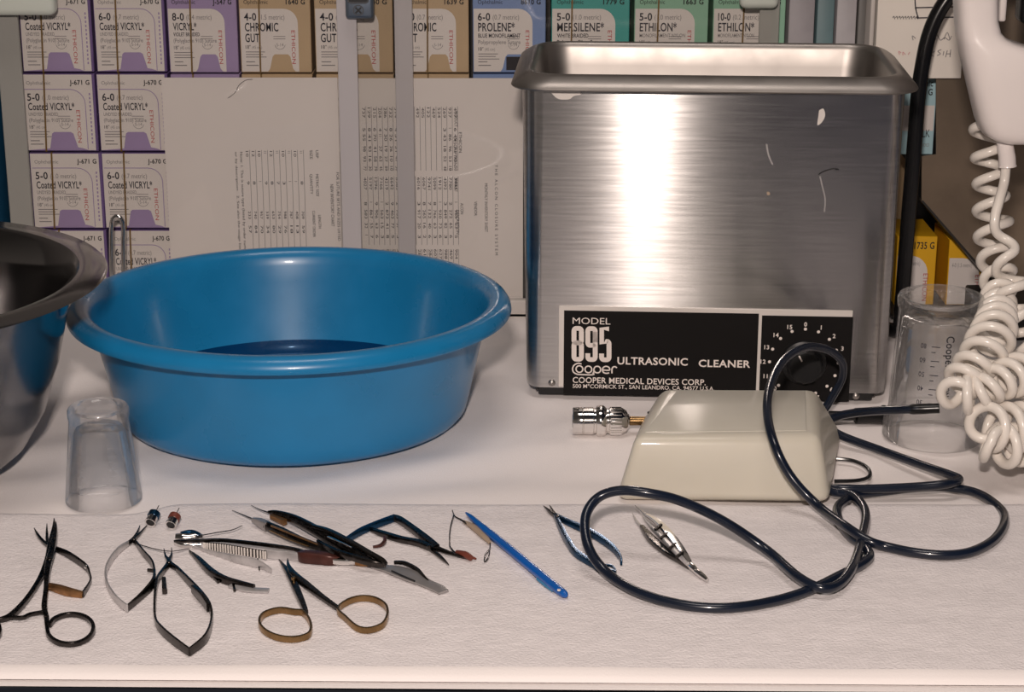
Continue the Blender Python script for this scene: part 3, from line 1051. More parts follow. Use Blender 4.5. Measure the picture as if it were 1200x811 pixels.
# pressed tank with a broad rolled rim
ox0, ox1, oy0, oy1 = 0.0, 0.3040, 1.4345, 1.622
prof = [(0.0105, 0.2440, 0.020), (0.0010, 0.2428, 0.026), (0.0, 0.2440, 0.027), (0.0010, 0.2460, 0.027), (0.0045, 0.2490, 0.026), (0.0095, 0.2522, 0.025), (0.0130, 0.2538, 0.025),
        (0.0150, 0.2538, 0.025), (0.0168, 0.2525, 0.024), (0.0180, 0.2490, 0.023), (0.0195, 0.235, 0.023), (0.030, 0.12, 0.022), (0.036, 0.105, 0.020), (0.050, 0.100, 0.012)]
MB().loft([rrect(ox0 + i, ox1 - i, oy0 + i * (0.9 if i < .02 else 1), oy1 - i, r, z, 10) for i, z, r in prof], 'rim_steel', False, True).build('tank_rim', cleaner, sharp=60)
# row of flat black strips just under the rim
b = MB()
f = Frame((0, YF, 0), lift=0.0003)
for a, c in ((684, 757), (790, 882), (905, 990)):
    p, q = vp(a, 107, YF), vp(c, 107, YF)
    b.rect2(f, p.x, 0.2405, q.x, 0.2418, 'panel_black', 1)
b.build('under_rim_strips', cleaner)
b = MB()


def blob(pts, m, k=1.0):
    b.flat(f, [(vp(x, y, YF).x, vp(x, y, YF).z) for x, y in reversed(catmull(pts + pts[:1], 4))][:-1], m, k)


def scr(pts, w, m):
    b.stroke(f, [(vp(x, y, YF).x, vp(x, y, YF).z) for x, y in pts], w, m, 1)


b = MB()
blob([(648, 109), (660, 107), (680, 108), (684, 112), (676, 114), (670, 118), (658, 118), (651, 113)], 'panel_frame')
b.build('tape_residue', cleaner)
b = MB()
blob([(962, 128), (967, 126), (969, 134), (965, 142), (960, 145), (961, 136)], 'panel_frame')
b.build('paint_drip', cleaner)
b = MB()
blob([(901, 224), (904, 224), (905, 227), (902, 228)], 'tan')
b.build('rust_spot', cleaner)
b = MB()
scr([(961, 203), (968, 199), (978, 196), (985, 197)], 0.0006, 'dark_steel')
b.build('scratch', cleaner)
b = MB()
scr([(963, 205), (966, 218), (969, 232), (968, 246)], 0.0011, 'satin_flat')
b.build('scratch', cleaner)
b = MB()
scr([(901, 168), (903, 180), (908, 192)], 0.0012, 'satin_flat')
b.build('scratch', cleaner)


def fp(px, py):
    """printed-panel position measured on the cleaner's front"""
    p = vp(px, py, YF)
    return p.x, p.z


# control panel: pale frame plate, two black fields, lettering, dial
x0, z0 = fp(657, 470)
x1, z1 = fp(1001, 361)
z0 = max(z0, 0.0085)
plate = MB().box(x0, x1, YF - 0.0012, YF + 0.0005, z0, z1, 'panel_frame', 0.0004, 1).build('control_panel', cleaner)
f = Frame((0, YF - 0.0012, 0), lift=0.00012)
b = MB()
ax, az = fp(664, 366); bx, bz = fp(888, 464.5)
b.rect2(f, ax, bz, bx, az, 'panel_black', 1)
cx_, cz_ = fp(895.5, 368); dx, dz = fp(996, 466.5)
b.rect2(f, cx_, dz, dx, cz_, 'panel_black', 1)


def ptext(s, px0, px1, py_base, py_top, bold=0.0, m='print_white'):
    xa, za = fp(px0, py_base)
    xb, zb = fp(px1, py_top)
    b.text(f, s, xa, za, zb - za, m, w=xb - xa, bold=bold, k=2)


ptext('MODEL', 674, 718.5, 381.6, 374, 0.0)


def digit(px0, px1, py0, py1, pts):
    """tall condensed numeral drawn as one heavy rounded stroke"""
    sw = 5.7
    q = [(px0 + sw / 2 + (px1 - px0 - sw) * x, py1 - sw / 2 - (py1 - py0 - sw) * y) for x, y in pts]
    b.stroke(f, [fp(*p) for p in q], sw * u, 'print_white', 2, smooth=False)


u = fp(701, 400)[0] - fp(700, 400)[0]


def rnd(x0, y0, x1, y1, corners):
    """corner arcs of a small box, listed in drawing order"""
    out = []
    rx, ry = 0.30, 0.085
    cs = {'tr': (x1 - rx, y1 - ry, 0), 'tl': (x0 + rx, y1 - ry, 90), 'bl': (x0 + rx, y0 + ry, 180), 'br': (x1 - rx, y0 + ry, 270)}
    for c_ in corners:
        rev = c_[0] == '-'
        cx__, cy__, a0 = cs[c_.strip('-')]
        aa = [a0 + 15 * k for k in range(7)]
        if rev:
            aa.reverse()
        out += [(cx__ + rx * math.cos(R(a)), cy__ + ry * math.sin(R(a))) for a in aa]
    return out


top_ = rnd(0, 0.53, 1, 1, ['tr', 'tl', 'bl', 'br'])
digit(672.8, 687.2, 384, 426, top_ + top_[:1])
low_ = rnd(0, 0, 1, 0.53, ['tr', 'tl', 'bl', 'br'])
digit(672.8, 687.2, 384, 426, low_ + low_[:1])
digit(689, 703.4, 384, 426, [(1, 0.56)] + rnd(0, 0.46, 1, 1, ['tr', 'tl', 'bl']) + [(0.7, 0.46), (1, 0.50)])
digit(689, 703.4, 384, 426, [(1, 0.90)] + rnd(0, 0, 1, 1, ['-br', '-bl']) + [(0, 0.20)])
digit(705.2, 719.6, 384, 426, [(1, 1), (0.02, 1), (0.02, 0.52)] + rnd(0, 0, 1, 0.60, ['-tr', '-br', '-bl']) + [(0, 0.20)])
ptext('ULTRASONIC', 726.5, 809, 428, 419.6, 0.022)
ptext('CLEANER', 821.5, 882, 429.2, 421, 0.022)
ptext('COOPER MEDICAL DEVICES CORP.', 674, 830, 450.8, 444, 0.012)
ptext('500 M\u1d9cCORMICK ST., SAN LEANDRO, CA. 94577 U.S.A.', 674, 840, 456.8, 452.2, 0.005)
# rounded logotype: a big C that runs on as a bar under the next letters


def P2(px, py):
    return fp(px, py)


lw = 0.00105
cc = [(684.5, 428.6), (680.5, 427.8), (676, 430), (674, 434), (675, 438.2), (679, 440.6), (684, 441), (697.5, 441), (697.5, 438.5)]
b.stroke(f, [P2(*p) for p in cc], lw, 'print_white', 2)


def olet(px, py, rx=4.0, ry=3.9):
    b.stroke(f, [P2(px + rx * math.cos(R(20 * k)), py + ry * math.sin(R(20 * k))) for k in range(18)], lw, 'print_white', 2, 1, True)


olet(682, 434.6)
olet(692.5, 434.8)
olet(703, 434.8)
b.stroke(f, [P2(698.8, 434.8), P2(698.8, 441.5)], lw, 'print_white', 2, smooth=False)
b.stroke(f, [P2(709.5, 435.2), P2(717.2, 435.2), P2(716.6, 432), P2(713.4, 430.8), P2(710, 432.2), P2(709.2, 435.2), P2(710.2, 438), P2(713.5, 439), P2(717, 438.4)], lw, 'print_white', 2)
b.stroke(f, [P2(720.2, 439), P2(720.2, 434), P2(721.5, 431.6), P2(724, 431), P2(726, 432.4)], lw, 'print_white', 2)
# dial scale
kx, kz = fp(944, 422)
rad = 40 * u
for k in range(16):
    an = R(90 - 22.5 * k)
    x, z = kx + rad * math.cos(an), kz + rad * math.sin(an) * 1.02
    b.flat(f, [(x + 1.9 * u * math.cos(R(36 * j)), z + 1.9 * u * math.sin(R(36 * j))) for j in range(10)], 'print_white', 2)
    x2, z2 = kx + (rad + 7.5 * u) * math.cos(an), kz + (rad + 6.5 * u) * math.sin(an)
    b.text(f, str(k), x2, z2 - 2.4 * u, 5.0 * u, 'print_white', align='c', bold=0.02)
b.build('panel_print', plate)
kb = MB()
ks = [(0.0002, 0.0145), (0.0118, 0.0145), (0.0128, 0.0135), (0.0140, 0.0035), (0.0172, 0.0020), (0.0178, 0.0)]
vs, fs, n = [], [], 48
for r, d in ks:
    for k in range(n):
        a = 2 * math.pi * k / n
        rr = r * (1 + (0.03 * math.cos(12 * a) if r > 0.01 and d > 0.003 else 0))
        vs.append((kx + rr * math.cos(a), YF - 0.0013 - d, kz + rr * math.sin(a)))
for i in range(len(ks) - 1):
    for k in range(n):
        fs.append((i * n + k, (i + 1) * n + k, (i + 1) * n + (k + 1) % n, i * n + (k + 1) % n))
kb.add(vs, fs, 'black')
knob = kb.build('dial_knob', cleaner)
fk = Frame((kx, YF - 0.0013 - 0.0145, kz), lift=0.0003)
a_ = R(118)
MB().stroke(fk, [(0.006 * math.cos(a_), 0.006 * math.sin(a_)), (0.0112 * math.cos(a_), 0.0112 * math.sin(a_))], 0.0012, 'print_white', 1, smooth=False).build('pointer_mark', knob)
for px, py in ((649.5, 452), (1004.5, 461)):
    x, z = fp(px, py)
    vs, fs, n = [], [], 20
    for r, d in ((0.0002, 0.0016), (0.0016, 0.0013), (0.0025, 0.0006), (0.0028, 0.0)):
        vs += [(x + r * math.cos(2 * math.pi * k / n), YF - d, z + r * math.sin(2 * math.pi * k / n)) for k in range(n)]
    for i in range(3):
        fs += [(i * n + k, (i + 1) * n + k, (i + 1) * n + (k + 1) % n, i * n + (k + 1) % n) for k in range(n)]
    MB().add(vs, fs, 'rim_steel').build('rivet', cleaner)

# ================================================================== BLUE BASIN
BX, BY = -0.1665, 1.419
basin = thing('washing_basin', (BX, BY, 0), 'round blue plastic basin with rolled rim', 'basin')
prof = [(0.0005, 0.0045), (0.088, 0.0045), (0.110, 0.0050), (0.116, 0.0062), (0.1262, 0.0068), (0.1290, 0.0100), (0.1310, 0.016), (0.1425, 0.066), (0.1455, 0.0790), (0.1472, 0.0850),
        (0.1500, 0.0895), (0.1540, 0.0918), (0.1590, 0.0915), (0.1630, 0.0892), (0.1655, 0.0855), (0.1662, 0.0820), (0.1655, 0.0805), (0.1640, 0.0808),
        (0.1625, 0.0830), (0.1590, 0.0845), (0.1500, 0.0820), (0.1475, 0.0760), (0.1335, 0.0140), (0.1315, 0.0060), (0.1275, 0.0012), (0.1225, 0.0), (0.0005, 0.0)]
MB().lathe(list(reversed(prof)), (BX, BY, 0), 'blue_plastic', 128, ell=(1, 0.94)).build('shell', basin, sharp=50)
MB().lathe([(0.1160, 0.0060), (0.1150, 0.0078), (0.1120, 0.0080), (0.1100, 0.0079), (0.1080, 0.0066), (0.0005, 0.0064)], (BX, BY, 0), 'blue_plastic', 96, False, ell=(1, 0.94)).build('raised_floor', basin)

o = MB().lathe([(0.1338, 0.0195), (0.1330, 0.0192), (0.0004, 0.0190)], (BX, BY, 0), 'water', 96, False, ell=(1, 0.94)).build('added_water', origin=(BX, BY, 0.0085))  # tinted sheet added to make the basin floor look darker
tag(o, 'added sheet of tinted water darkening the bottom of the blue basin', 'water')

# ================================================================== STEEL BOWL
SX, SY = -0.456, 1.300
KB = 1.215
bowl = thing('steel_bowl', (SX, SY, 0), 'polished stainless steel mixing bowl cut off by the left edge', 'bowl')
prof = [(0.0005, 0.0), (0.070, 0.0), (0.080, 0.0030), (0.092, 0.0150), (0.1035, 0.038), (0.1130, 0.072), (0.1215, 0.115), (0.1255, 0.1325), (0.1290, 0.1362), (0.1420, 0.1350), (0.1440, 0.1362), (0.1425, 0.1380),
        (0.1280, 0.1384), (0.1240, 0.1355), (0.1195, 0.115), (0.1112, 0.073), (0.1015, 0.039), (0.090, 0.0165), (0.079, 0.0050), (0.069, 0.0020), (0.0005, 0.0020)]
prof = [(r_ * KB, z_ * 1.01) for r_, z_ in prof]
MB().lathe(prof[:9], (SX, SY, 0), 'bowl_steel', 128).lathe(prof[12:], (SX, SY, 0), 'bowl_steel', 128, False, True).build('shell', bowl, sharp=60)
MB().lathe(prof[8:13], (SX, SY, 0), 'bowl_steel', 128, False).build('rolled_rim', bowl, sharp=60)

# ================================================================== WIRE LOOP BEHIND THE BASIN
YW = 1.655
pts = [vp(131.5, 380, YW), vp(131, 330, YW), vp(130.5, 290, YW), vp(130.5, 266, YW), vp(132.5, 257, YW), vp(137.5, 253.5, YW), vp(142.5, 257, YW), vp(144.5, 266, YW), vp(144.5, 290, YW), vp(145, 330, YW), vp(145, 380, YW)]
pts[0].z = pts[-1].z = 0.0
o = MB().tube(pts, 0.0020, 'chrome', 12).build('wire_loop', origin=(pts[0].x, YW, 0))
tag(o, 'upright chrome wire loop standing between steel bowl and blue basin', 'wire loop')

# ================================================================== UPTURNED GLASSES
def cup(name, c, prof, label, m, extra=None):
    t = thing(name, c, label, 'cup')
    MB().lathe(prof, c, m, 96, True, True).build('cup_wall', t, sharp=50)
    if extra:
        extra(t)
    return t


gl_ = gp(122, 586)
gl_.z = 0.0005
prof = [(0.0003, 0.0545), (0.010, 0.0542), (0.0152, 0.0525), (0.0170, 0.0490), (0.0238, 0.0012), (0.0246, 0.0), (0.0256, 0.0006), (0.0257, 0.0020), (0.0199, 0.0565), (0.0198, 0.0580), (0.0204, 0.0600),
        (0.0204, 0.0650), (0.0192, 0.0668), (0.0172, 0.0664), (0.0158, 0.0640), (0.0140, 0.0628), (0.0003, 0.0625)]


def marks_left(t):
    mb_ = MB()
    for k, z in enumerate((0.012, 0.018, 0.024, 0.029, 0.034, 0.039, 0.044)):
        rr = 0.0257 + (0.0199 - 0.0257) * z / 0.0565 + 0.0002
        for a0 in (-60, -118):
            arc = [(gl_.x + rr * math.cos(R(a0 + q)), gl_.y + rr * math.sin(R(a0 + q)), gl_.z + z, 0.0003, 0.0004) for q in range(-7, 8, 2)]
            mb_.sweep(arc, 'glass', 6, 1, smooth=False)
    mb_.build('raised_graduations', t)


cup('medicine_glass', gl_, prof, 'small clear medicine glass upside down in front of the blue basin', 'glass', marks_left)

gr_ = gp(1092, 512)
gr_.z = 0.0005
H2 = 0.1085
prof = [(0.0003, 0.094), (0.022, 0.0935), (0.0262, 0.0910), (0.0275, 0.0860), (0.0312, 0.0260), (0.0314, 0.0180), (0.0330, 0.0160), (0.0335, 0.0012), (0.0345, 0.0), (0.0362, 0.0008), (0.0366, 0.0020),
        (0.0360, 0.0160), (0.0352, 0.0182), (0.0334, 0.0196), (0.0330, 0.0260), (0.0296, 0.0985), (0.0308, 0.1000), (0.0312, 0.1060), (0.0300, 0.1082), (0.0276, 0.1080), (0.0262, 0.1045), (0.0240, 0.1030), (0.0003, 0.1028)]


def cone_print(mb_, c, r0, s, ang, z, h, w, m, rot):
    """lettering wrapped round the beaker; ang in degrees, z height above its base"""
    vs, fs, xa, xb = text_geom(s, 0.01)
    sc, sx = h / 0.70, w / (xb - xa)
    ca, sa = math.cos(R(rot)), math.sin(R(rot))
    out = []
    for vx, vy in vs:
        a_, b_ = (vx - xa) * sx, vy * sc
        X, Z = a_ * ca - b_ * sa, z + a_ * sa + b_ * ca
        rr = 0.0334 + (0.0296 - 0.0334) * (Z - 0.0196) / 0.079 + 0.0002
        th = R(ang) + X / rr
        out.append((c.x + rr * math.cos(th), c.y + rr * math.sin(th), c.z + Z))
    mb_.add(out, fs, m)


def marks_right(t):
    mb_ = MB()
    c = gr_
    cone_print(mb_, c, 0, 'Cooper', -92, 0.0865, 0.0058, 0.024, 'ink_black', -90)
    cone_print(mb_, c, 0, 'VISION', -92, 0.0560, 0.0040, 0.014, 'ink_black', -90)
    for k, s in enumerate(('80', '60', '50', '40', '30')):
        z = 0.080 - 0.0105 * k
        cone_print(mb_, c, 0, s, -118, z, 0.0036, 0.0042, 'ink', 180)
        for q in range(2):
            cone_print(mb_, c, 0, '-', -111, z - 0.003 - q * 0.004, 0.004, 0.006 - q * 0.003, 'ink', 0)
    for k in range(12):
        th = R(-93 + 12 * 0)
    mb_.build('printed_marks', t)


cup('measuring_beaker', gr_, prof, 'clear graduated beaker standing upside down beside the coiled white cord', 'clear_plastic', marks_right)

# ================================================================== MILKY PLASTIC BOX
tz = 0.047
bot = [gp(721, 590), gp(973, 598), gp(989, 511), gp(752, 494)]
topc = [gp(743, 512, tz), gp(961, 510, tz), gp(955, 455, tz), gp(778, 455, tz)]
for p in bot:
    p.z = 0.0045 if p.y < gp(600, 592).y + 0.002 else 0.0010
bc = (bot[0] + bot[1] + bot[2] + bot[3]) / 4
box = thing('transducer_box', (bc.x, bc.y, 0.001), 'milky white plastic box with chrome connector in front of the control panel', 'box')
MB().hexa(bot + topc, 'milky', 0.0065, 5).build('shell', box, sharp=70)
ins = [topc[0] + Vector((0.008, 0.008, 0.0)), topc[1] + Vector((-0.008, 0.008, 0.0)), topc[2] + Vector((-0.008, -0.008, 0.0)), topc[3] + Vector((0.008, -0.008, 0.0))]
MB().hexa([p + Vector((0, 0, -0.002)) for p in ins] + [p + Vector((0, 0, 0.0007)) for p in ins], 'milky', 0.0006, 2).build('raised_lid', box)
hp = bot[3].lerp(topc[3], 0.62)
hp = hp.lerp(bot[0].lerp(topc[0], 0.62), 0.22)
MB().lathe([(0.0013, 0.0), (0.0013, 0.0012), (0.0002, 0.0013)], (hp.x - 0.0002, hp.y, hp.z), 'black', 14).build('vent_hole', box)
# chrome bayonet connector, axis lying level
cy, cz = 1.366, 0.0120
xs0 = vp(671, 493, cy).x
k_ = vp(701, 493, cy).x - vp(700, 493, cy).x
ca = [(0, 8.5), (0, 15.2), (1.2, 16), (11, 16.2), (12, 15.2), (12.6, 15.2), (13.2, 16.2), (24, 16.2), (25, 15), (27, 15), (28, 17.3), (31, 18.3), (36, 18.3), (38, 16.8), (40, 14.4), (42, 14.4), (43.5, 15.6),
      (58, 15.6), (60, 14.2), (63, 12.5), (65, 8.2), (66, 8.0), (67.5, 5)]


def xlathe(mb_, prof, x0, y0, z0_, k, m, n=40, capped=True):
    loops = []
    for px, r in prof:
        loops.append([Vector((x0 + px * k, y0 + r * k * math.cos(2 * math.pi * j / n), z0_ + r * k * math.sin(2 * math.pi * j / n))) for j in range(n)])
    mb_.loft(loops, m, capped, True)


cz = 16.6 * k_ + 0.0008
mb_ = MB()
xlathe(mb_, ca, xs0, cy, cz, k_, 'chrome')
con = mb_.build('connector', box, label='chrome round connector')
mb_ = MB()
xlathe(mb_, [(0.2, 8.4), (-0.1, 8.0), (-0.1, 0.3)], xs0, cy, cz, k_, 'black', 24, False)
mb_.build('socket_bore', con)
mb_ = MB()
xlathe(mb_, [(64, 5.6), (80, 5.2), (84, 5.2), (108, 5.0)], xs0, cy, cz, k_, 'bronze')
mb_.build('connector_stem', con, label='gold stem')
mb_ = MB()
for j in range(24):
    a = 2 * math.pi * j / 24
    mb_.box(xs0 + 44 * k_, xs0 + 57 * k_, cy + 15.7 * k_ * math.cos(a) - 0.0004, cy + 15.7 * k_ * math.cos(a) + 0.0004, cz + 15.7 * k_ * math.sin(a) - 0.0004, cz + 15.7 * k_ * math.sin(a) + 0.0004, 'chrome')
mb_.build('knurled_grip', con)

# ================================================================== NAVY CORD
RC = 0.0031
TZ = RC + 0.0006
TT = RC + TOW + 0.0003
P = []
P += [gp(1098, 478.5, 0.040), gp(1060, 480, 0.037), gp(1020, 482, 0.028), gp(985, 487, 0.017), gp(968, 497, 0.010), gp(985, 510, 0.0075), gp(1030, 527, TZ + 0.001), gp(1080, 545, 0.006), gp(1112, 556, 0.0095), gp(1124, 562, 0.0105),
      gp(1110, 567, 0.0105), gp(1075, 570.5, 0.0085), gp(1020, 573, 0.0075), gp(990, 573, 0.0075), gp(975, 573, 0.0065), gp(978, 577, 0.0062), gp(1000, 581, TT), gp(1014, 600, TT), gp(1011, 626, TT + 0.001), gp(1001, 660, TT + 0.0025), gp(984, 684, TT + 0.002),
      gp(962, 689, TT + 0.003), gp(935, 676, TT + 0.004), gp(900, 646, 0.014), gp(850, 612, 0.030), gp(800, 588, 0.043), gp(760, 578, 0.049), gp(726, 575, 0.049), gp(700, 584, 0.044), gp(686, 607, 0.035),
      gp(690, 642, 0.022), gp(712, 672, 0.011), gp(750, 695, TT + 0.001), gp(800, 709, TT), gp(850, 712.5, TT), gp(900, 706, TT), gp(945, 693, TT - 0.0002), gp(985, 674, TT), gp(1010, 661, TT), gp(1019, 651, TT), gp(1012, 640, TT),
      gp(996, 628, TT), gp(984, 612, TT), gp(981, 597, TT), gp(988, 588, TT - 0.001), gp(1005, 580, TZ), gp(1040, 575.5, TZ), gp(1075, 571.5, TZ), gp(1108, 571, TZ), gp(1145, 578, TZ), gp(1172, 596, TZ), gp(1177, 612, TT), gp(1165, 632, TT),
      gp(1140, 646, TT), gp(1110, 650.5, TT), gp(1075, 648, TT), gp(1040, 641, TT), gp(1018, 634, TT + 0.003), gp(994, 619, TT + 0.0065), gp(960, 594, TT + 0.006)]
P += [vp(928, 560, 1.205), vp(908, 522, 1.215), vp(899, 482, 1.245), vp(904, 448, 1.285), vp(920, 421, 1.325), vp(945, 407, 1.355), vp(970, 410, 1.375), vp(986, 423, 1.385), vp(987, 442, 1.392), vp(977, 462, 1.395), vp(964, 482, 1.395), vp(950, 497, 1.395)]
P[-1].z = TZ
cord = thing('rubber_cord', (gp(1030, 600).x, gp(1030, 600).y, 0.001), 'long navy rubber cord looping over the milky box and across the towel', 'cord')
MB().tube(P, RC, 'navy_cord', 12, 8).build('cord', cord)
MB().tube([gp(1101, 478.5, 0.0402), gp(1084, 479.2, 0.0390), gp(1066, 479.8, 0.0376)], [0.0036, 0.0038, 0.0034], 'black_gloss', 12, 4).build('cord_end_sleeve', cord)
pw = [gp(975, 537, 0.0025), gp(1000, 540, 0.0022), gp(1016, 548, 0.002), gp(1019, 558, 0.002), gp(1005, 563, 0.002), gp(978, 564, 0.002)]
o = MB().tube(pw, 0.0014, 'black_gloss', 8).build('thin_wire', origin=gp(1000, 555, 0.0))
tag(o, 'thin black wire curling out beside the milky box', 'wire')
pl = MB()  # black bar built in place of a cord strand's shadow
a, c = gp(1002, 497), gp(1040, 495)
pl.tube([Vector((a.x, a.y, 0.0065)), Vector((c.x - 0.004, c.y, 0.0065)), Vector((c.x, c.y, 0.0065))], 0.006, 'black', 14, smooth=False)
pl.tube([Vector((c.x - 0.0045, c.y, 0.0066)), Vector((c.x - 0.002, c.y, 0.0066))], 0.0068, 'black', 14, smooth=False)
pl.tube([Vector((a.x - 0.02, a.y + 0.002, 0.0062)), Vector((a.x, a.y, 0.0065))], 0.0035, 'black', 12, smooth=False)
o = pl.build('strand_shadow_bar', origin=(a.x, a.y, 0.0003))
tag(o, 'black bar imitating the shadow of a cord strand at the foot of the cleaner', 'plug')
# ================================================================== THICK BLACK CABLE
YK = 1.600
pk = [vp(1150, -45, YK), vp(1124, -18, YK), vp(1103, 9, YK), vp(1089, 40, YK), vp(1081, 76, YK), vp(1076, 112, YK), vp(1073, 150, YK), vp(1069, 200, YK), vp(1064.5, 255, YK), vp(1060, 315, YK), vp(1057, 352, YK), vp(1054, 376, YK), vp(1040, 384, YK + 0.012)]
pk[-1].z = 0.0068
pk[-2].z = 0.012
o = MB().tube(pk, 0.0062, 'black_gloss', 14).build('power_cable', origin=(pk[-1].x, pk[-1].y, 0.0003))
tag(o, 'thick black cable running down the right side of the cleaner', 'cable')

# ================================================================== TELEPHONE
YH = 1.405
hs = thing('telephone_handset', vp(1180, 165, YH), 'white telephone handset hanging at the right edge with coiled cream cord', 'telephone')
lv = [(-95, 1118, 1300, .020), (-85, 1116, 1290, .022), (-60, 1116, 1240, .023), (-45, 1117, 1180, .022), (-35, 1118, 1168, .0205), (0, 1119, 1167, .0190), (22, 1120, 1167, .0190), (36, 1121.5, 1170, .0195), (43, 1122, 1176, .0205), (48, 1123, 1186, .0215), (53, 1124, 1202, .0225), (60, 1125, 1220, .0235),
      (72, 1128, 1233, .0245), (90, 1132, 1239, .025), (115, 1138, 1240, .025), (138, 1143.5, 1238, .0245), (150, 1148, 1234, .0235), (157, 1153, 1230, .022), (162, 1162, 1226, .019), (166, 1176, 1218, .012), (167.5, 1190, 1205, .004)]
loops = []
for py, pa, pb, d in lv:
    py2 = py
    a, c = vp(pa, py2, YH), vp(pb, py2 + 2, YH)
    n = 36
    mid, hw_ = (a + c) / 2, (c.x - a.x) / 2
    lp = []
    for k in range(n):
        an = 2 * math.pi * k / n
        ca_, sa_ = math.cos(an), math.sin(an)
        e = 0.62
        lp.append(Vector((mid.x + hw_ * math.copysign(abs(ca_) ** e, ca_), YH + d * math.copysign(abs(sa_) ** e, sa_), a.z)))
    loops.append(lp)
loops.reverse()
MB().loft(loops, 'phone', True, True).build('handset_shell', hs, sharp=70)
sr = [vp(1176, 160, YH), vp(1178, 172, YH), vp(1180, 184, YH), vp(1180.5, 195, YH)]
MB().tube(sr, [0.0058, 0.0061, 0.0063, 0.0068], 'phone', 16, 4).build('strain_relief', hs)
# coiled cord: (centre point, coil radius, pitch)
C = [(vp(1176, 112, 1.440), 0.0090, 0.0190), (vp(1160, 150, 1.435), 0.0112, 0.0190), (vp(1160, 200, 1.430), 0.0114, 0.0195), (vp(1163, 255, 1.420), 0.0114, 0.0195), (vp(1168, 305, 1.405), 0.0112, 0.0190),
     (vp(1170, 350, 1.375), 0.0112, 0.0165), (vp(1166, 384, 1.325), 0.0120, 0.0150), (vp(1154, 412, 1.300), 0.0135, 0.0140), (vp(1132, 440, 1.285), 0.0120, 0.0105), (vp(1122, 458, 1.278), 0.0108, 0.0085), (vp(1144, 462, 1.275), 0.0106, 0.0084), (vp(1170, 448, 1.280), 0.0112, 0.0095),
     (vp(1200, 440, 1.295), 0.0120, 0.0120), (vp(1226, 462, 1.30), 0.0120, 0.0130), (vp(1216, 492, 1.280), 0.0125, 0.0140), (vp(1186, 502, 1.270), 0.0140, 0.0150), (vp(1156, 500, 1.262), 0.0145, 0.0140), (vp(1156, 515, 1.256), 0.0115, 0.0140),
     (vp(1182, 522, 1.260), 0.0120, 0.0150), (vp(1214, 514, 1.288), 0.0120, 0.0150), (vp(1230, 470, 1.335), 0.0120, 0.0140), (vp(1216, 425, 1.35), 0.0120, 0.0150), (vp(1200, 395, 1.355), 0.0125, 0.0170),
     (vp(1188, 360, 1.365), 0.0125, 0.0210), (vp(1184, 325, 1.375), 0.0112, 0.0240), (vp(1180, 298, 1.385), 0.0080, 0.0320), (vp(1170, 272, 1.390), 0.0028, 0.0500), (vp(1166, 256, 1.393), 0.0, 0.0700), (vp(1171, 235, 1.398), 0.0, 0.0700), (vp(1177, 212, YH), 0.0, 0.07), (vp(1179, 190, YH), 0.0, 0.07)]
dense = catmull([(p.x, p.y, p.z, r, pi) for p, r, pi in C], 60)
ph, hel, prev = 0.4, [], None
nv = None
for i in range(len(dense)):
    p = Vector(dense[i][:3])
    q = Vector(dense[min(i + 1, len(dense) - 1)][:3]) - Vector(dense[max(i - 1, 0)][:3])
    t = q.normalized()
    if nv is None:
        nv = t.cross(Vector((0, 1, 0))).normalized()
    nv = (nv - t * nv.dot(t)).normalized()
    bv = t.cross(nv)
    if prev is not None:
        ph += 2 * math.pi * (p - prev).length / max(0.004, dense[i][4])
    prev = p
    w = 1 + 0.10 * math.sin(i * 0.037)
    r_ = max(0.0, dense[i][3]) * w
    hp_ = p + nv * (r_ * math.cos(ph)) + bv * (r_ * math.sin(ph))
    hp_.z = max(hp_.z, 0.0040)
    hel.append(hp_)
MB().tube(hel, 0.0036, 'cordwhite', 10, smooth=False).build('coiled_cord', hs, label='cream coiled cord piled on the cloth', sharp=80)

ph_ = thing('wall_telephone', (vp(1200, -20, 1.5).x, 1.56, 0.335), 'white wall telephone body just above the frame behind the handset', 'telephone')
hx0, hx1 = vp(1135, -20, 1.48).x, vp(1330, -20, 1.48).x
MB().box(hx0, hx1, 1.47, 1.662, 0.330, 0.46, 'phone', 0.012, 4).build('housing', ph_)
a, c = vp(1167, 24, 1.46), vp(1176, 24, 1.46)
MB().box(a.x, c.x, 1.452, 1.474, a.z, 0.345, 'phone', 0.002, 3).build('cradle_prong', ph_)
a = vp(1203, 27, 1.46)
MB().box(a.x - 0.0068, a.x + 0.026, 1.45, 1.474, a.z, 0.345, 'black_gloss', 0.005, 4).build('switch_hook', ph_)

# ================================================================== INSTRUMENTS ON THE TOWEL
def S5(pts, z=2.0, w=1.2, h=1.2):
    """(px, py[, z mm[, half width mm[, half height mm]]]) -> points on the towel"""
    out = []
    for p in pts:
        zz = (p[2] if len(p) > 2 else z) / 1000.0
        ww = (p[3] if len(p) > 3 else w) / 1000.0
        hh = (p[4] if len(p) > 4 else h) / 1000.0
        q = gp(p[0], p[1], TOW + max(zz, hh))
        out.append((q.x, q.y, q.z, ww, hh))
    return out


def bar(name, parent, pts, m, z=2.0, w=1.2, h=1.2, rect=True, closed=False, smooth=True, label=None, n=10):
    return MB().sweep(S5(pts, z, w, h), m, n, 6, closed, rect, smooth=smooth).build(name, parent, label=label, sharp=45)


def ell(cx, cy, rx, ry, rot=0, n=14):
    o = []
    for k in range(n):
        a = 2 * math.pi * k / n
        x, y = rx * math.cos(a), ry * math.sin(a)
        o.append((cx + x * math.cos(R(rot)) - y * math.sin(R(rot)), cy + x * math.sin(R(rot)) + y * math.cos(R(rot))))
    return o


def inst(name, px, py, label, cat, group=None):
    p = gp(px, py, TOW)
    return thing(name, p, label, cat, group)


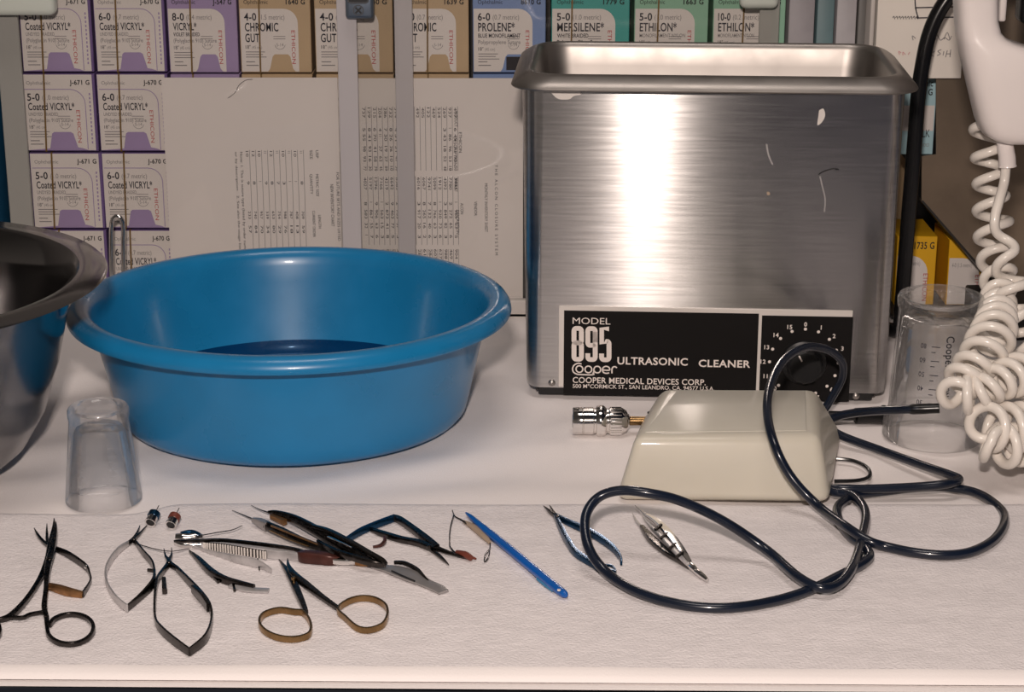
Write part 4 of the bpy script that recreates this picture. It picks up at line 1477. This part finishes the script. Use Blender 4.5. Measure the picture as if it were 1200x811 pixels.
def screw(parent, px, py, z, r=1.8, m='dark_steel'):
    p = gp(px, py, TOW + z / 1000)
    k = r / 1000
    return MB().lathe([(k, -0.0015), (k, 0.0002), (k * 0.7, 0.0007), (0.0001, 0.0008)], p, m, 16).build('pivot_screw', parent)


# --- locking needle holder at the far left
t = inst('needle_holder', 56, 680, 'dark locking needle holder with two finger rings at the far left', 'needle holder')
bar('jaw_arm', t, [(63.5, 608, 2.5, .3, .6), (63, 620, 2.5, 1.2, 1.4), (60, 640, 2.8, 2.4, 1.8), (56, 658, 2.8, 2.2, 1.8), (46, 680, 2.5, 1.5, 1.5), (30, 704, 2.4, 1.5, 1.5), (12, 722, 2.4, 1.8, 1.5), (-4, 727, 2.4, 1.3, 1.3)], 'dark_steel')
bar('jaw_arm', t, [(65.5, 612, 4.2, .3, .6), (65, 624, 4.4, 1.2, 1.2), (61, 645, 4.6, 2.0, 1.5), (56, 665, 4.4, 1.9, 1.5), (54, 690, 3.2, 1.4, 1.5), (52, 712, 2.6, 1.7, 1.5), (55, 724, 2.4, 1.3, 1.3)], 'dark_steel')
bar('ring_handle', t, [(54, 722)] + [p for p in ell(82.5, 737.5, 27, 17.5, -4, 16)][9:] + [p for p in ell(82.5, 737.5, 27, 17.5, -4, 16)][:9], 'dark_steel', 2.0, 1.2, 1.4, closed=True)
bar('ring_handle', t, ell(-27, 738, 27, 17.5, 4, 16), 'dark_steel', 2.0, 1.2, 1.4, closed=True)
bar('ratchet_bar', t, [(10, 723), (26, 724), (36, 720), (54, 717)], 'dark_steel', 2.6, .9, 1.2)
screw(t, 58, 655, 6.0, 2.0)

# --- rusty-brown spring scissors beneath it
t = inst('spring_scissors', 75, 665, 'small brown spring scissors lying under the needle holder', 'scissors')
bar('blade', t, [(40, 619, 1.2, .2, .4), (45, 628, 1.2, .9, .8), (52, 636, 1.2, 1.1, 1.0), (62, 643, 1.4, 1.4, 1.6)], 'dark_steel')
bar('blade', t, [(55, 614, 1.4, .2, .4), (55, 626, 1.4, .8, .8), (56, 636, 1.4, 1.0, 1.0), (62, 643, 1.4, 1.2, 1.6)], 'dark_steel')
bar('spring_arm', t, [(62, 642, 1.6, .9, 1.6), (80, 650, 1.8, .9, 2.3), (100, 664, 1.8, .9, 2.2), (105, 673, 1.5, .6, 1.6), (106, 682, 1.5, .6, 1.6), (97, 697, 1.5, .8, 2.0)], 'dark_steel')
bar('spring_arm', t, [(54, 686, 2.0, 1.4, 1.8), (68, 690, 2.2, 1.6, 2.6), (82, 694, 2.2, 1.6, 2.6), (97, 697, 1.5, 1.2, 2.0)], 'rust', label='amber brown spring arm')
screw(t, 101, 663, 4.0, 1.2, 'chrome')


def spring_tool(name, px, py, label, cat, blades, arms, ms, cx, cy):
    t_ = inst(name, px, py, label, cat)
    for b_ in blades:
        bar('blade', t_, b_, 'dark_steel')
    for a_, m_ in zip(arms, ms):
        bar('spring_arm', t_, a_, m_)
    screw(t_, cx, cy, 3.2, 1.3)
    return t_


# --- two pear-shaped spring scissors
t = spring_tool('spring_scissors', 152, 665, 'pale wide-open spring scissors behind the needle holder, leftmost pear-shaped pair', 'scissors',
                [[(164, 616, 1.6, .2, .4), (161, 624, 1.6, .7, .7), (157, 631, 1.6, 1.2, 1.0), (150, 637, 1.6, .9, 1.2)],
                 [(172, 616, 1.9, .2, .4), (164, 625, 1.9, .7, .7), (157, 632, 1.9, 1.2, 1.0), (160, 637, 1.6, .9, 1.2)]],
                [[(150, 637, 1.8, .7, 1.8), (139, 645, 2, .7, 2.4), (129, 658, 2, .7, 2.6), (124, 671, 2, .7, 2.4), (126, 686, 2, .6, 2.4), (136, 702, 2, .6, 2.6), (149, 713, 2, .6, 2.6)],
                 [(160, 637, 1.8, .7, 1.8), (168, 648, 2, .7, 2.4), (178, 660, 2, .7, 2.6), (181, 672, 2.5, .8, 2.6), (179, 684, 3.0, .9, 3.2), (166, 698, 2.6, .8, 2.4), (149, 713, 2, .6, 2.2)]],
                ['pale_steel', 'dark_steel'], 157, 632)
bar('stop_catch', t, [(173, 668, 2.0, .7, 1.0), (181, 669, 2.0, .7, 1.0)], 'dark_steel')
bar('loose_wire', t, [(160, 637, 2.5, .25, .25), (180, 643, 3.5, .25, .25), (200, 646, 4.5, .25, .25), (222, 643, 3.0, .25, .25)], 'dark_steel', n=6)

t = spring_tool('spring_scissors', 215, 705, 'dark pear-shaped spring scissors nearest the front edge of the towel', 'scissors',
                [[(192, 643, 1.6, .2, .4), (194, 652, 1.6, .7, .8), (198, 659, 1.8, 1.5, 1.3), (192, 668, 2.0, 1.0, 1.6)],
                 [(201, 642, 1.9, .2, .4), (201, 651, 1.9, .7, .8), (198, 659, 2.1, 1.5, 1.3), (207, 666, 2.0, 1.0, 1.6)]],
                [[(192, 668, 2.0, .9, 1.8), (184, 682, 2.3, .9, 2.6), (181.5, 704, 2.3, .8, 2.4), (182, 726, 2.3, .7, 2.2), (189, 738, 2.3, .8, 2.8), (205, 752, 2.3, .8, 2.9), (222, 764, 2.2, .7, 2.6)],
                 [(207, 666, 2.0, .9, 1.8), (220, 680, 2.3, .9, 2.6), (236, 697, 2.6, .9, 2.8), (246, 712, 2.6, .9, 3.0), (248, 728, 2.3, .7, 2.6), (241, 748, 2.3, .8, 3.0), (222, 764, 2.2, .7, 2.6)]],
                ['dark_steel', 'dark_steel'], 198, 659)
bar('stop_catch', t, [(192, 679, 2.5, 1.3, 1.8), (193, 693, 2.5, 1.5, 1.8)], 'dark_steel')
bar('finger_pad', t, [(226, 690, 4.0, 1.2, 2.6), (236, 700, 4.2, 1.4, 3.2), (244, 712, 4.0, 1.0, 2.6)], 'dark_steel')

# --- curved open forceps behind them
t = inst('curved_forceps', 268, 672, 'curved forceps with pale flat end, under the ribbed forceps', 'forceps')
bar('arm', t, [(222, 646, 1.5, .5, .8), (233, 656, 1.8, 1.6, 1.6), (247, 670, 2.0, 2.0, 2.2), (262, 679, 2.0, 1.6, 2.4), (280, 684, 2.0, 1.4, 2.0), (298, 688, 1.8, 1.2, 1.6)], 'dark_steel')
bar('flat_end', t, [(270, 686, 1.0, 2.6, .7), (292, 691, 1.0, 3.0, .7), (315, 692, 1.0, 2.8, .6)], 'pale_steel', label='pale flat end')
bar('stop_catch', t, [(248, 674, 1.2, .8, 1.0), (256, 682, 1.2, .8, 1.0)], 'dark_steel')
bar('stop_catch', t, [(273, 684, 1.2, .8, .9), (275, 692, 1.2, .8, .9)], 'dark_steel')


# --- three needle hubs
def hub(px, py, m_top, label, rr=6.2):
    t_ = inst('needle_hub', px, py, label, 'needle')
    p = gp(px, py + 6, TOW)
    k = 0.00056 * rr
    ax = Vector((0.25, 0.85, 0.45)).normalized()
    base = Vector((p.x, p.y, TOW + k))
    MB().tube([base, base + ax * 0.004], k, 'chrome', 18, smooth=False).tube([base - ax * 0.001, base], k * 1.12, 'chrome', 18, smooth=False).build('hub_barrel', t_)
    MB().tube([base - ax * 0.0013, base - ax * 0.0009], k * 0.82, 'black', 16, smooth=False).build('hub_bore', t_)
    MB().tube([base + ax * 0.004, base + ax * 0.0075, base + ax * 0.009], [k * 1.15, k * 1.1, k * 0.5], m_top, 18, smooth=False).build('hub_collar', t_)
    MB().tube([base + ax * 0.008, base + ax * 0.014], 0.0003, 'dark_steel', 6, smooth=False).build('needle', t_)


hub(177, 611, 'blue_steel', 'tiny needle hub with blue collar left of the red-brown hub')
hub(201, 614, 'red_brown', 'tiny needle hub with red-brown collar right of the blue hub')
t = inst('needle_hub', 222, 629, 'silver needle hub lying on its side with long thin bent needle', 'needle')
bar('hub_barrel', t, [(206, 630, 3.5, 2.6, 2.6), (214, 630, 3.5, 3.0, 3.0), (222, 630, 3.5, 2.4, 2.4), (230, 629, 3.5, 2.8, 2.8), (238, 629, 3.5, 1.6, 1.6)], 'chrome', rect=False)
bar('hub_collar', t, [(212, 625, 6.2, 1.2, 1.2), (224, 623, 6.2, 1.8, 1.2), (234, 626, 6.0, 1.0, 1.0)], 'blue_steel', rect=False)
bar('needle', t, [(238, 627, 5, .3, .3), (255, 624, 5, .3, .3), (272, 621, 4.5, .28, .28), (284, 616, 4, .2, .2)], 'dark_steel', n=6)
bar('hub_flange', t, [(205, 636, 1.2, .9, 1.0), (216, 639, 1.2, 1.3, 1.0), (236, 638, 1.2, 1.4, 1.0)], 'chrome')

# --- ribbed forceps
t = inst('ribbed_forceps', 285, 645, 'long forceps with white ribbed grip and dark spine, left of the bundle', 'forceps')
bar('spine_arm', t, [(204, 634, 4, .4, .6), (222, 634, 5.5, .8, .9), (258, 633, 6.5, .9, 1.1), (290, 636, 6.8, .9, 1.2), (315, 639, 6.5, .9, 1.2), (342, 643, 5.5, .9, 1.1), (360, 648, 4.5, .9, 1.0)], 'dark_steel')
gA, gB = gp(246, 642, TOW + 0.0025), gp(312, 653, TOW + 0.0025)
mb_ = MB()
pts_ = [(238, 640), (260, 642), (285, 646), (312, 650.5)]
mb_.sweep(S5([(px, py, 3.4, .5, 3.0) for px, py in pts_]), 'dark_steel', 10, 6, rect=True)
grip = mb_.build('grip_plate', t, label='white ribbed grip plate')
mb_ = MB()
CPX = catmull(pts_, 12)
L_ = len(CPX)
nr = 24
for k in range(nr):
    q0, q1 = CPX[int((k + 0.1) * (L_ - 1) / nr)], CPX[min(L_ - 1, int((k + 0.1) * (L_ - 1) / nr) + 1)]
    fx = (k + 0.5) * (L_ - 1) / nr
    i0 = int(fx)
    q = [CPX[i0][j] + (CPX[min(i0 + 1, L_ - 1)][j] - CPX[i0][j]) * (fx - i0) for j in (0, 1)]
    p = gp(q[0], q[1], TOW + 0.0034)
    mb_.box(p.x - 0.00058, p.x + 0.00058, p.y - 0.0009, p.y + 0.0003, TOW + 0.0006, TOW + 0.0061, 'panel_frame', 0.0002, 1)
mb_.build('grip_ribs', grip)
bar('shank', t, [(310, 649, 3.4, .5, 3.0), (330, 651, 3.4, .5, 2.8), (362, 654, 3.2, .5, 2.4)], 'pale_steel')
bar('lower_arm', t, [(226, 640, 1.0, .5, .8), (250, 648, 1.5, .5, 1.6), (280, 656, 2.2, .5, 2.6), (303, 661, 2.4, .5, 2.8), (318, 669, 1.8, .4, 1.6)], 'pale_steel')
bar('guide_pin', t, [(302, 655, 1.8, .4, .5), (304, 668, 1.0, .4, .5)], 'dark_steel', n=6)

# --- bundle of dark micro forceps
t = inst('micro_forceps', 350, 622, 'dark micro forceps with needle tip, farthest back in the bundle', 'forceps')
bar('tip', t, [(294, 592, 3, .15, .15), (304, 597, 4, .3, .3), (316, 601, 5, .5, .5)], 'dark_steel', n=6)
bar('body', t, [(314, 600, 5, .9, .9), (324, 602, 5, 2.0, 2.4), (345, 609, 5.5, 2.8, 3.4), (370, 622, 6, 3.2, 3.8), (400, 640, 6, 3.0, 3.6), (425, 654, 5, 2.6, 3.0), (440, 661, 4, 1.5, 2.0)], 'dark_steel', rect=False, n=14)
bar('grip_sleeve', t, [(318, 605, 3.5, 1.4, 1.6), (334, 612, 3.5, 1.8, 2.0)], 'rust', label='brown sleeve by the tip')
t = inst('micro_forceps', 330, 628, 'brown and grey micro forceps with needle tip, nearest the ribbed forceps', 'forceps')
bar('tip', t, [(272, 598, 2, .15, .15), (284, 603, 3, .3, .3), (298, 609, 4, .5, .5)], 'dark_steel', n=6)
bar('nose', t, [(296, 609, 4, 1.2, 1.4), (304, 612, 4, 2.2, 2.6), (314, 617, 4, 2.6, 3.2)], 'satin_flat', label='pale grey nose')
bar('body', t, [(312, 616, 4, 2.6, 3.2), (330, 624, 4, 3.0, 3.6), (352, 634, 4, 2.8, 3.2), (372, 641, 4, 2.2, 2.6), (392, 647, 4, 1.6, 2.0)], 'dark_steel', rect=False, n=14)
bar('side_rail', t, [(318, 616, 7.6, .6, .5), (345, 627, 7.8, .6, .5), (372, 638, 6.6, .5, .4)], 'rust')
bar('side_rail', t, [(316, 621, 5.6, .6, .5), (340, 632, 5.6, .6, .5), (362, 640, 5.0, .5, .4)], 'bronze')
t = inst('micro_forceps', 415, 640, 'dark bowed micro forceps lying over the bundle, front spring end to the right', 'forceps')
bar('upper_arm', t, [(366, 616, 10, 1.0, .9), (385, 622, 11, 1.6, 1.2), (408, 634, 11, 1.8, 1.4), (432, 648, 9, 1.9, 1.4), (447, 657, 7, 1.9, 1.6), (452, 662, 5, 1.4, 1.4)], 'dark_steel')
bar('lower_arm', t, [(372, 634, 6, .8, 1.0), (392, 646, 7, 1.6, 1.8), (416, 654, 7, 1.8, 2.0), (438, 660, 6, 1.8, 2.0), (452, 662, 4.5, 1.4, 1.4)], 'dark_steel')
bar('glint_strip', t, [(384, 629, 12.0, .5, .4), (398, 635, 12.4, .6, .4), (412, 642, 12.0, .4, .4)], 'chrome')  # chrome strip standing in for the highlight on the upper arm
t = inst('maroon_handle', 378, 654, 'maroon handle end with silver ferrule below the dark bundle', 'instrument handle')
bar('handle', t, [(352, 651, 3, 2.0, 2.6), (356, 652, 3, 3.0, 3.8), (376, 654, 3, 3.0, 3.8), (388, 656, 2.6, 2.8, 3.2), (400, 656, 2, 2.0, 2.4)], 'maroon')
bar('ferrule', t, [(390, 657, 3, 1.6, 2.0), (404, 658, 3, 1.8, 2.0), (416, 658, 3, 1.6, 1.8)], 'chrome')
bar('amber_collar', t, [(415, 657, 3, 2.2, 2.4), (424, 658, 3, 2.4, 2.6), (432, 659, 3, 2.0, 2.2)], 'rust')
t = inst('spatula', 480, 672, 'matt grey flat spatula handle pointing right out of the bundle', 'spatula')
bar('flat_handle', t, [(436, 664, 1.2, 1.6, .7), (452, 666, 1.4, 4.2, .8), (466, 669, 1.6, 6.2, .9), (484, 676, 1.6, 6.4, .9), (498, 683, 1.4, 4.6, .8), (512, 689, 1.2, 4.4, .8), (520, 694, 1.0, 3.6, .7)], 'satin_flat')
bar('dark_edge', t, [(462, 659, 2.6, .8, 1.0), (474, 660, 3.0, 1.0, 1.2), (488, 667, 2.8, 1.0, 1.2), (496, 675, 2.4, .8, 1.0), (502, 681, 1.8, .4, .6)], 'dark_steel')
bar('slot', t, [(459, 669, 2.9, .5, .4), (472, 675, 2.9, .6, .4), (486, 681, 2.7, .5, .4)], 'black', n=8)

# --- angled spring scissors
t = inst('angled_scissors', 480, 632, 'dark angled spring scissors bent like a roof, right of the bundle', 'scissors')
bar('bent_spring', t, [(406, 633, 2.5, 1.3, 1.8), (422, 623, 2.8, 1.5, 2.2), (440, 615, 3, 1.5, 2.2), (456, 609, 3, 1.6, 2.2), (463, 606.5, 3, 1.6, 2.2)], 'blue_steel', smooth=True)
bar('upper_arm', t, [(460, 607, 3, 1.7, 2.2), (468, 609, 3, 1.8, 2.2), (484, 620, 3, 2.2, 2.0), (500, 632, 3.2, 2.6, 1.8), (512, 641, 3, 2.0, 1.6)], 'dark_steel')
bar('lower_arm', t, [(434, 620, 2, 1.0, 1.2), (450, 626, 2.2, 1.8, 1.8), (470, 632, 2.4, 2.0, 1.8), (490, 636, 2.6, 2.2, 1.8), (508, 643, 2.8, 2.2, 1.6)], 'dark_steel')
bar('blade', t, [(506, 640, 2.6, 2.0, 1.2), (524, 647, 2.2, 1.5, .9), (540, 652, 1.8, 1.0, .7), (552, 655, 1.4, .3, .5)], 'dark_steel')
bar('blade', t, [(503, 642, 2.0, 1.6, 1.0), (512, 649, 1.8, 1.3, .8), (520, 656, 1.6, .8, .7), (526, 662, 1.4, .2, .4)], 'dark_steel')
bar('lock_tab', t, [(437, 641, 1, .6, .8), (446, 639, 1.5, .8, 1.0), (451, 634, 1.8, 1.0, 1.4), (450, 630, 2, .8, 1.2)], 'maroon')
screw(t, 503, 640, 5.4, 1.6)

# --- wire speculum with tan plate and red-brown tag
t = inst('wire_speculum', 552, 632, 'thin wire speculum with a tan plate beside the blue handle', 'speculum')
bar('wire', t, [(527, 640, 1.2, .45, .45), (527, 625, 1.6, .4, .4), (529, 613, 2, .4, .4), (532, 603, 2.5, .35, .35)], 'dark_steel', n=8)
bar('wire', t, [(530, 598, 2.5, .3, .3), (533, 605, 2.5, .35, .35), (540, 609, 2.2, .45, .45), (546, 613, 2, .6, .6), (556, 619, 2, .4, .4)], 'dark_steel', n=8)
bar('tan_plate', t, [(543, 611, 1.6, .8, .8), (554, 617, 1.8, 2.0, 1.2), (566, 627, 1.8, 2.2, 1.2), (574, 636, 1.4, .9, .9)], 'tan', label='tan plate')
bar('wire', t, [(574, 636, 1.2, .4, .4), (574, 643, 1.0, .4, .4), (569, 650, .9, .5, .4), (568, 658, .8, .5, .4), (572, 654, .8, .4, .4), (574, 646, .8, .3, .3)], 'dark_steel', n=8)
bar('foot_wire', t, [(527, 640, 1.2, .45, .45), (532, 647, 1.2, .6, .6), (540, 652, 1.2, .6, .6)], 'dark_steel', n=8)
t = inst('red_tag', 545, 652, 'small red-brown rubber tip at the points of the angled scissors', 'rubber tip')
bar('sleeve', t, [(535, 647, 2.2, 1.3, 1.4), (545, 650, 2.6, 2.4, 2.2), (552, 654, 2.4, 1.8, 1.8)], 'red_brown', rect=False)
bar('prong', t, [(550, 652, 2.2, .8, .8), (558, 655, 1.4, .5, .6)], 'red_brown')

# --- blue handle
t = inst('blue_knife_handle', 605, 650, 'bright blue plastic knife handle lying diagonally in the middle of the towel', 'knife')
bar('handle', t, [(546, 601, 2.5, .5, .6), (552, 606, 2.8, 1.6, 1.6), (562, 615, 3, 2.2, 2.2), (574, 625, 3.2, 2.8, 2.6), (600, 646, 3.2, 2.9, 2.8), (630, 671, 3.2, 2.9, 2.8), (652, 689, 3.2, 2.9, 2.8), (661, 696, 3.0, 2.4, 2.4), (663, 698, 3.0, 1.2, 1.2)], 'blue_handle', rect=False, n=16)
bar('side_flat', t, [(630, 678, 1.4, .9, .9), (640, 686, 1.4, 1.0, 1.0), (648, 692, 1.4, .7, .8)], 'pale_blue')
q = gp(655, 692, TOW + 0.0056)
MB().lathe([(0.0011, 0.0), (0.0011, 0.0006), (0.0001, 0.0008)], q, 'print_white', 12).build('end_dot', t)

# --- blued spring forceps
t = inst('blue_forceps', 685, 632, 'blued titanium spring forceps partly under the navy cord', 'forceps')
bar('tip', t, [(637, 593, 1.5, .2, .3), (644, 599, 1.8, 1.0, .9), (652, 605, 2, 1.6, 1.4)], 'dark_steel')
bar('tip', t, [(644, 592, 1.8, .2, .3), (648, 599, 2, .8, .8), (653, 606, 2.2, 1.4, 1.2)], 'dark_steel')
bar('spring_arm', t, [(651, 604, 2, 1.3, 1.4), (666, 612, 2.3, 1.6, 2.0), (684, 620, 2.5, 1.8, 2.3), (702, 630, 2.5, 1.8, 2.3), (718, 642, 2.4, 1.5, 2.2), (727, 654, 2.0, .9, 1.8), (728, 660, 1.8, .7, 1.5)], 'blue_steel')
bar('spring_arm', t, [(651, 605, 2, 1.3, 1.4), (656, 616, 2.2, 1.6, 1.9), (664, 632, 2.4, 1.8, 2.3), (674, 647, 2.4, 1.8, 2.3), (690, 658, 2.2, 1.8, 2.1), (708, 668, 2, 1.5, 1.9), (722, 671, 1.8, 1.0, 1.6)], 'blue_steel')
bar('guide_pin', t, [(703, 662, 1.8, .5, .7), (716, 663, 1.8, .6, .8), (721, 668, 1.6, .6, .8)], 'blue_steel')
screw(t, 653, 605, 3.8, 1.2)

# --- bundle of bright silver forceps
t = inst('silver_forceps', 790, 640, 'bright silver micro forceps inside the big loop of navy cord', 'forceps')
for pts in ([(744, 592, 2, .15, .2), (752, 599, 3, .7, .6), (762, 608, 4, 1.5, 1.2)], [(741, 601, 1.5, .15, .2), (747, 612, 2.2, .7, .6), (756, 621, 2.6, 1.2, 1.0)], [(752, 601, 3, .2, .3), (757, 610, 3.2, .7, .8), (764, 618, 3.4, 1.0, 1.0)]):
    bar('tip', t, pts, 'pale_steel')
bar('upper_arm', t, [(758, 604, 4, 1.4, 1.2), (772, 614, 6, 2.4, 2.0), (788, 632, 7, 2.8, 2.2), (800, 648, 6.5, 2.4, 2.0), (808, 660, 5, 1.6, 1.6)], 'chrome')
bar('lower_arm', t, [(752, 617, 2.6, 1.4, 1.2), (764, 632, 2.8, 2.6, 2.0), (780, 646, 2.8, 2.4, 1.8), (796, 656, 3, 1.8, 1.6), (808, 664, 3, 1.4, 1.4)], 'dark_steel')
bar('middle_arm', t, [(764, 618, 5, 1.0, 1.2), (780, 634, 6.6, 1.4, 1.4), (796, 651, 6, 1.2, 1.4), (806, 661, 5, 1.0, 1.2)], 'pale_steel')
for px, py in ((771, 618), (778, 628), (788, 640), (796, 650)):
    bar('clip', t, [(px - 3, py + 3, 7.5, .9, .9), (px + 4, py - 3, 8.6, .9, .9)], 'dark_steel')
bar('end_collar', t, [(805, 659, 4, 1.8, 1.8), (812, 665, 4, 2.2, 2.2), (816, 669, 3.8, 1.6, 1.6)], 'chrome', rect=False)
bar('end_collar', t, [(814, 668, 3.4, 1.8, 1.8), (822, 674, 3.0, 2.0, 2.0), (829, 680, 2.4, 1.2, 1.2)], 'chrome', rect=False)

# --- iris scissors with gold rings
t = inst('iris_scissors', 365, 700, 'small scissors with gold bronze finger rings in front of the bundle', 'scissors')
bar('blade_arm', t, [(327, 656, 2, .3, .5), (333, 664, 2.2, 1.2, 1.0), (340, 674, 2.4, 2.2, 1.4), (347, 690, 2.4, 2.2, 1.5), (354, 706, 2.2, 1.9, 1.6), (358, 717, 2.0, 1.6, 1.6)], 'dark_steel')
bar('blade_arm', t, [(337, 655, 3.4, .3, .5), (338, 663, 3.6, 1.1, 1.0), (344, 673, 3.8, 2.2, 1.4), (360, 686, 3.2, 2.2, 1.5), (378, 700, 2.6, 1.6, 1.4), (396, 713, 2.0, 1.2, 1.4)], 'dark_steel')
bar('ring_handle', t, [(356, 719), (364, 732), (362, 744), (345, 749), (325, 747), (309, 739), (304, 729), (310, 720), (327, 715), (345, 717)], 'bronze', 2.2, .8, 2.0, closed=True, label='gold bronze finger ring')
bar('ring_handle', t, [(396, 715), (405, 725), (418, 736), (432, 738.5), (448, 733), (454, 722), (452, 711), (440, 703), (424, 701), (408, 705)], 'bronze', 2.2, .8, 2.0, closed=True, label='gold bronze finger ring')
screw(t, 344, 677, 5.4, 1.4, 'bronze')
